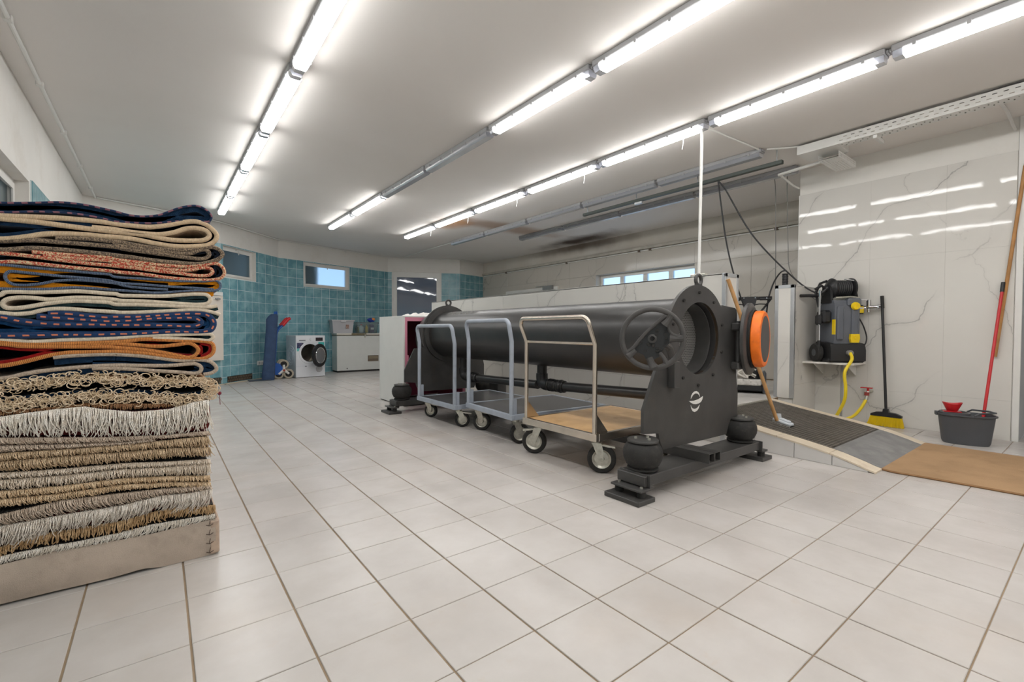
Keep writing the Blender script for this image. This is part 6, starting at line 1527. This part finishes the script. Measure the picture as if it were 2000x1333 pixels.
# chest freezer
fz = thing('chest_freezer', 'white chest freezer along the teal wall with boxes on its lid', 'freezer', (3.23, 10.84, 0))
fw_ = pm('freezer_white', (216, 218, 214), .35, var=.02)
m_ = MB(); m_.box((0, 0, .035), (1.40, .40, .85), .008); m_.build('cabinet_body', fw_, fz, smooth=0)
m_ = MB(); m_.box((.02, .02, 0), (1.38, .38, .036)); m_.build('plinth', dark_void, fz, smooth=0)
m_ = MB(); m_.box((-.005, -.012, .853), (1.405, .40, .868), .003); m_.build('lid_seal', pm('brown_seal', (104, 92, 76), .6), fz, smooth=0)
m_ = MB(); m_.box((-.008, -.02, .868), (1.408, .40, .905), .006); m_.build('lid', pm('freezer_lid', (214, 210, 200), .4, var=.03), fz, smooth=0)
m_ = MB(); m_.box((.33, -.023, .867), (.68, -.019, .906), .001); m_.build('lid_trim', pm('olive_brown_trim', (122, 110, 84), .6, var=.2), fz, smooth=0)
m_ = MB(); m_.box((.63, -.035, .83), (.67, -.012, .88), .006); m_.cyl((.645, -.03, .80), (.645, -.03, .84), .012, 10); m_.build('lock', zinc, fz)
m_ = MB(); m_.box((.72, -.008, .235), (.98, .0, .375), .002); m_.build('control_plate', pm('brown_grille', (110, 96, 82), .6), fz, smooth=0)
m_ = MB()
for k in range(4): m_.box((.735, -.012, .30 + k * .016), (.965, -.007, .309 + k * .016))
m_.build('vent_slats', pm('tan_slat', (158, 146, 122), .6), fz, smooth=0)
m_ = MB(); m_.cyl((.23, -.004, .085), (.23, .0, .085), .013, 12); m_.build('drain_plug', black_plastic, fz)
ztop = .9055
def tub(loc, w, d, h, mat_b, mat_l, label, name, group=None):
    r = thing(name, label, 'box', loc, group=group)
    m_ = MB(); n = .012
    rings = [[(sx * (w / 2 - t_), sy * (d / 2 - t_), z) for sx, sy in ((-1, -1), (1, -1), (1, 1), (-1, 1))] for t_, z in ((.03, 0), (.004, h), (-.012, h), (-.012, h + .012), (.012, h + .012), (.038, .008))]
    loft(m_, rings, True, True); m_.build('tub', mat_b, r, smooth=0)
    if mat_l:
        m_ = MB(); m_.box((-w / 2 - .016, -d / 2 - .016, h + .0125), (w / 2 + .016, d / 2 + .016, h + .028), .006); m_.box((-.06, -d / 2 - .022, h - .03), (.06, -d / 2 - .008, h + .02), .003); m_.build('lid', mat_l, r, smooth=0)
    return r
crate = tub((3.40, 11.04, ztop), .50, .26, .285, pm('grey_box_plastic', (186, 186, 190), .45, var=.03), pm('pale_lid_plastic', (204, 204, 206), .4), 'grey lidded plastic box on the left of the freezer lid', 'storage_box')
m_ = MB(); m_.box((.06, -.134, .11), (.13, -.124, .20), .001); m_.xform(Matrix.Translation((0, 0, 0)) @ Matrix.Rotation(0, 4, 'X')); m_.build('sticker', pm('mottled_sticker', (150, 120, 108), .5, var=.7, vs=60, dirt=(230, 224, 216), dirt_amt=.8), crate, smooth=0)
clear_p = glass_mat('clear_box_plastic', (226, 232, 232), .08, .9)
tub((3.98, 11.04, ztop), .52, .24, .235, clear_p, clear_p, 'clear plastic box with bottles on the freezer lid', 'clear_box')
def bottle(x, y, z, h, r, rgb, cap, label, hh=.7):
    b_ = thing('bottle', label, 'bottle', (x, y, z), group='bottles in the clear box')
    m_ = MB(); m_.lathe([(.0, 0), (r * .95, 0), (r, .01), (r, h * hh), (r * .5, h * (hh + .12)), (r * .35, h * .9), (.0, h * .9)], (0, 0, 0), 'Z', 20); m_.build('body', pm(label[:18], rgb, .4, var=.1, vs=30), b_)
    m_ = MB(); m_.cyl((0, 0, h * .9), (0, 0, h), r * .42, 12); m_.build('cap', pm(label[:16] + 'cap', cap, .4), b_)
bottle(3.86, 11.02, ztop + .013, .20, .055, (206, 222, 224), (214, 70, 76), 'pale bottle with a red cap in the clear box')
bottle(3.99, 11.03, ztop + .013, .19, .032, (226, 196, 60), (226, 196, 60), 'yellow bottle in the middle of the clear box')
bottle(3.79, 11.06, ztop + .013, .16, .022, (150, 160, 70), (226, 214, 190), 'slim olive bottle at the left of the clear box')
bx = thing('detergent_box', 'dark blue detergent pack with a white label in the clear box', 'box', (4.10, 11.0, ztop + .013))
m_ = MB(); m_.box((-.055, -.04, 0), (.055, .04, .20), .004); m_.build('carton', pm('blue_carton', (60, 66, 110), .5, var=.4, vs=30), bx, smooth=0)
m_ = MB(); m_.box((-.03, -.0425, .075), (.045, -.04, .125)); m_.build('label_patch', pm('white_label', (232, 232, 230), .5), bx, smooth=0)
bg = thing('blue_bag', 'blue and orange refill bag lying across the clear box', 'bag', (4.10, 11.03, ztop + .264))
m_ = MB(); m_.sphere((0, 0, .055), .1, 20, 12, (1.0, .55, .52)); 
for i in range(len(m_.v)):
    v = Vector(m_.v[i]); k = mn.noise(v * 18); m_.v[i] = (v.x + .012 * k, v.y, v.z + .012 * k)
m_.build('pouch', pm('blue_pouch', (28, 56, 150), .35, var=.3, vs=16), bg)
m_ = MB(); m_.sphere((.045, -.03, .075), .05, 14, 8, (1, .6, .7)); m_.build('orange_panel', pm('orange_panel', (222, 140, 70), .4), bg)

# stair-climbing dolly wrapped in a navy sleeve
dl = thing('stair_dolly', 'blue stair-climbing dolly with a navy sleeve and a red handle by the teal wall', 'hand truck', (1.85, 10.05, 0))
dblue = pm('dolly_blue', (26, 84, 164), .4, var=.05); sleeve = pm('navy_sleeve', (54, 74, 106), .85, var=.15, vs=8, bump=.3, bs=40)
m_ = MB(); cs = [(1.665, 9.965, .0, .105), (1.665, 9.965, .10, .115), (1.69, 9.975, .35, .105), (1.715, 9.985, .70, .10), (1.735, 9.99, 1.0, .10), (1.75, 10.0, 1.18, .105), (1.775, 10.0, 1.25, .085), (1.79, 10.005, 1.29, .05)]
rings = []
for x, y, z, r in cs:
    rings.append([(x + r * math.cos(w) * (1 + .05 * math.sin(3 * w + z * 9)), y + r * .5 * math.sin(w), z) for w in np.linspace(0, 2 * PI, 25)[:-1]])
loft(m_, rings, True, True); m_.build('sleeve', sleeve, dl, True, smooth=70)
m_ = MB(); m_.tube([(1.785, 10.0, 1.25), (1.80, 10.0, 1.33), (1.83, 10.02, 1.34), (1.835, 10.02, 1.25)], .018, 8); m_.build('sleeve_loop', dblue, dl, True)
for dy in (0, .22):
    m_ = MB(); m_.tube([(1.78, 10.02 + dy, .12), (1.83, 10.03 + dy, .9), (1.86, 10.03 + dy, .98), (1.96, 10.06 + dy, 1.08)], .018, 10); m_.build('frame_tube', dblue, dl, True)
    m_ = MB(); m_.tube([(1.945, 10.055 + dy, 1.065), (2.06, 10.09 + dy, 1.20)], .032, 12); m_.tube([(2.04, 10.085 + dy, 1.18), (2.09, 10.10 + dy, 1.215)], .03, 12); m_.build('grip', red_plastic, dl, True)
for z in (.30, .62):
    m_ = MB(); m_.cyl((1.80 + (z - .3) * .06, 10.02, z), (1.80 + (z - .3) * .06, 10.25, z), .014, 8); m_.build('cross_tube', dblue, dl, True)
m_ = MB(); m_.box((1.33, 9.86, .004), (1.70, 10.12, .016), .003); m_.build('toe_plate', pm('toe_plate_grey', (86, 92, 102), .5, .3), dl, True)
m_ = MB(); m_.prism([(1.76, .10), (1.80, .34), (1.90, .30), (1.97, .18), (1.90, .08)], 10.06, 10.09, 'XZ'); m_.build('side_bracket', dblue, dl, True, smooth=0)
hub = (1.965, .175); tread = pm('beige_tyre', (168, 158, 140), .8, var=.1)
for yy in (10.10, 10.28):
    for k in range(3):
        w = math.radians(90 + 120 * k); x, z = hub[0] + .105 * math.cos(w), hub[1] + .105 * math.sin(w)
        if k: z = .098
        else: z = hub[1] + .115
        m_ = MB(); m_.lathe([(.062, -.02), (.09, -.02), (.097, -.012), (.097, .012), (.09, .02), (.062, .02)], (x, yy, z), 'Y', 28, True); wh = m_.build('climbing_wheel', tread, dl, True)
        m_ = MB(); m_.lathe([(.0, -.014), (.062, -.016), (.062, .016), (.0, .014)], (x, yy, z), 'Y', 24); m_.build('wheel_disc', dark_void, wh, True)
    m_ = MB()
    for k in range(3):
        w = math.radians(90 + 120 * k); m_.tube([(hub[0], yy - .03, hub[1]), (hub[0] + .108 * math.cos(w), yy - .03, hub[1] + (.108 * math.sin(w) if not k else .115) if not k else .100)], [.030, .022], 10)
    sp = m_.build('spider', pm('white_spider', (214, 212, 206), .45, var=.04), dl, True)
    m_ = MB(); m_.cyl((hub[0], yy - .068, hub[1]), (hub[0], yy - .05, hub[1]), .022, 14); m_.build('hub_cap', pm('rust_red_cap', (170, 74, 50), .5), sp, True)
m_ = MB(); m_.cyl((hub[0], 10.08, hub[1]), (hub[0], 10.29, hub[1]), .012, 8); m_.build('axle', zinc, dl, True)

# white wall cabinet seen past the rug stack, and a socket
W1 = facets[1][4]
wc_ = thing('wall_cupboard', 'tall white wall panel with a lid on the teal wall beside the rugs', 'cupboard', W1(.7, 0.44, .03))
wcm = pm('cream_white_panel', (226, 216, 204), .4, var=.02)
m_ = MB(); wb(m_, W1, .30, 1.005, .44, 1.575, .009, .085); m_.build('panel', wcm, wc_, True, smooth=0)
m_ = MB(); wb(m_, W1, .30, 1.005, 1.582, 1.645, .009, .085); m_.build('lid', white_metal, wc_, True, smooth=0)
m_ = MB(); m_.cyl(W1(.90, 1.52, .085), W1(.90, 1.52, .13), .02, 12); m_.cyl(W1(.86, 1.52, .115), W1(.94, 1.52, .115), .014, 8); m_.build('handle', pm('grey_handle', (150, 150, 150), .4), wc_, True)
W2 = facets[2][4]
so = thing('wall_socket', 'white double socket low on the teal wall behind the dolly', 'socket', W2(1.0, .28, .01))
m_ = MB(); wb(m_, W2, .92, 1.08, .275, .36, .008, .03); m_.build('housing', white_metal, so, True, smooth=0)
for u in (.96, 1.04):
    m_ = MB(); m_.cyl(W2(u, .318, .0305), W2(u, .318, .034), .022, 16); m_.build('outlet', pm('socket_insert', (190, 188, 184), .5), so, True)
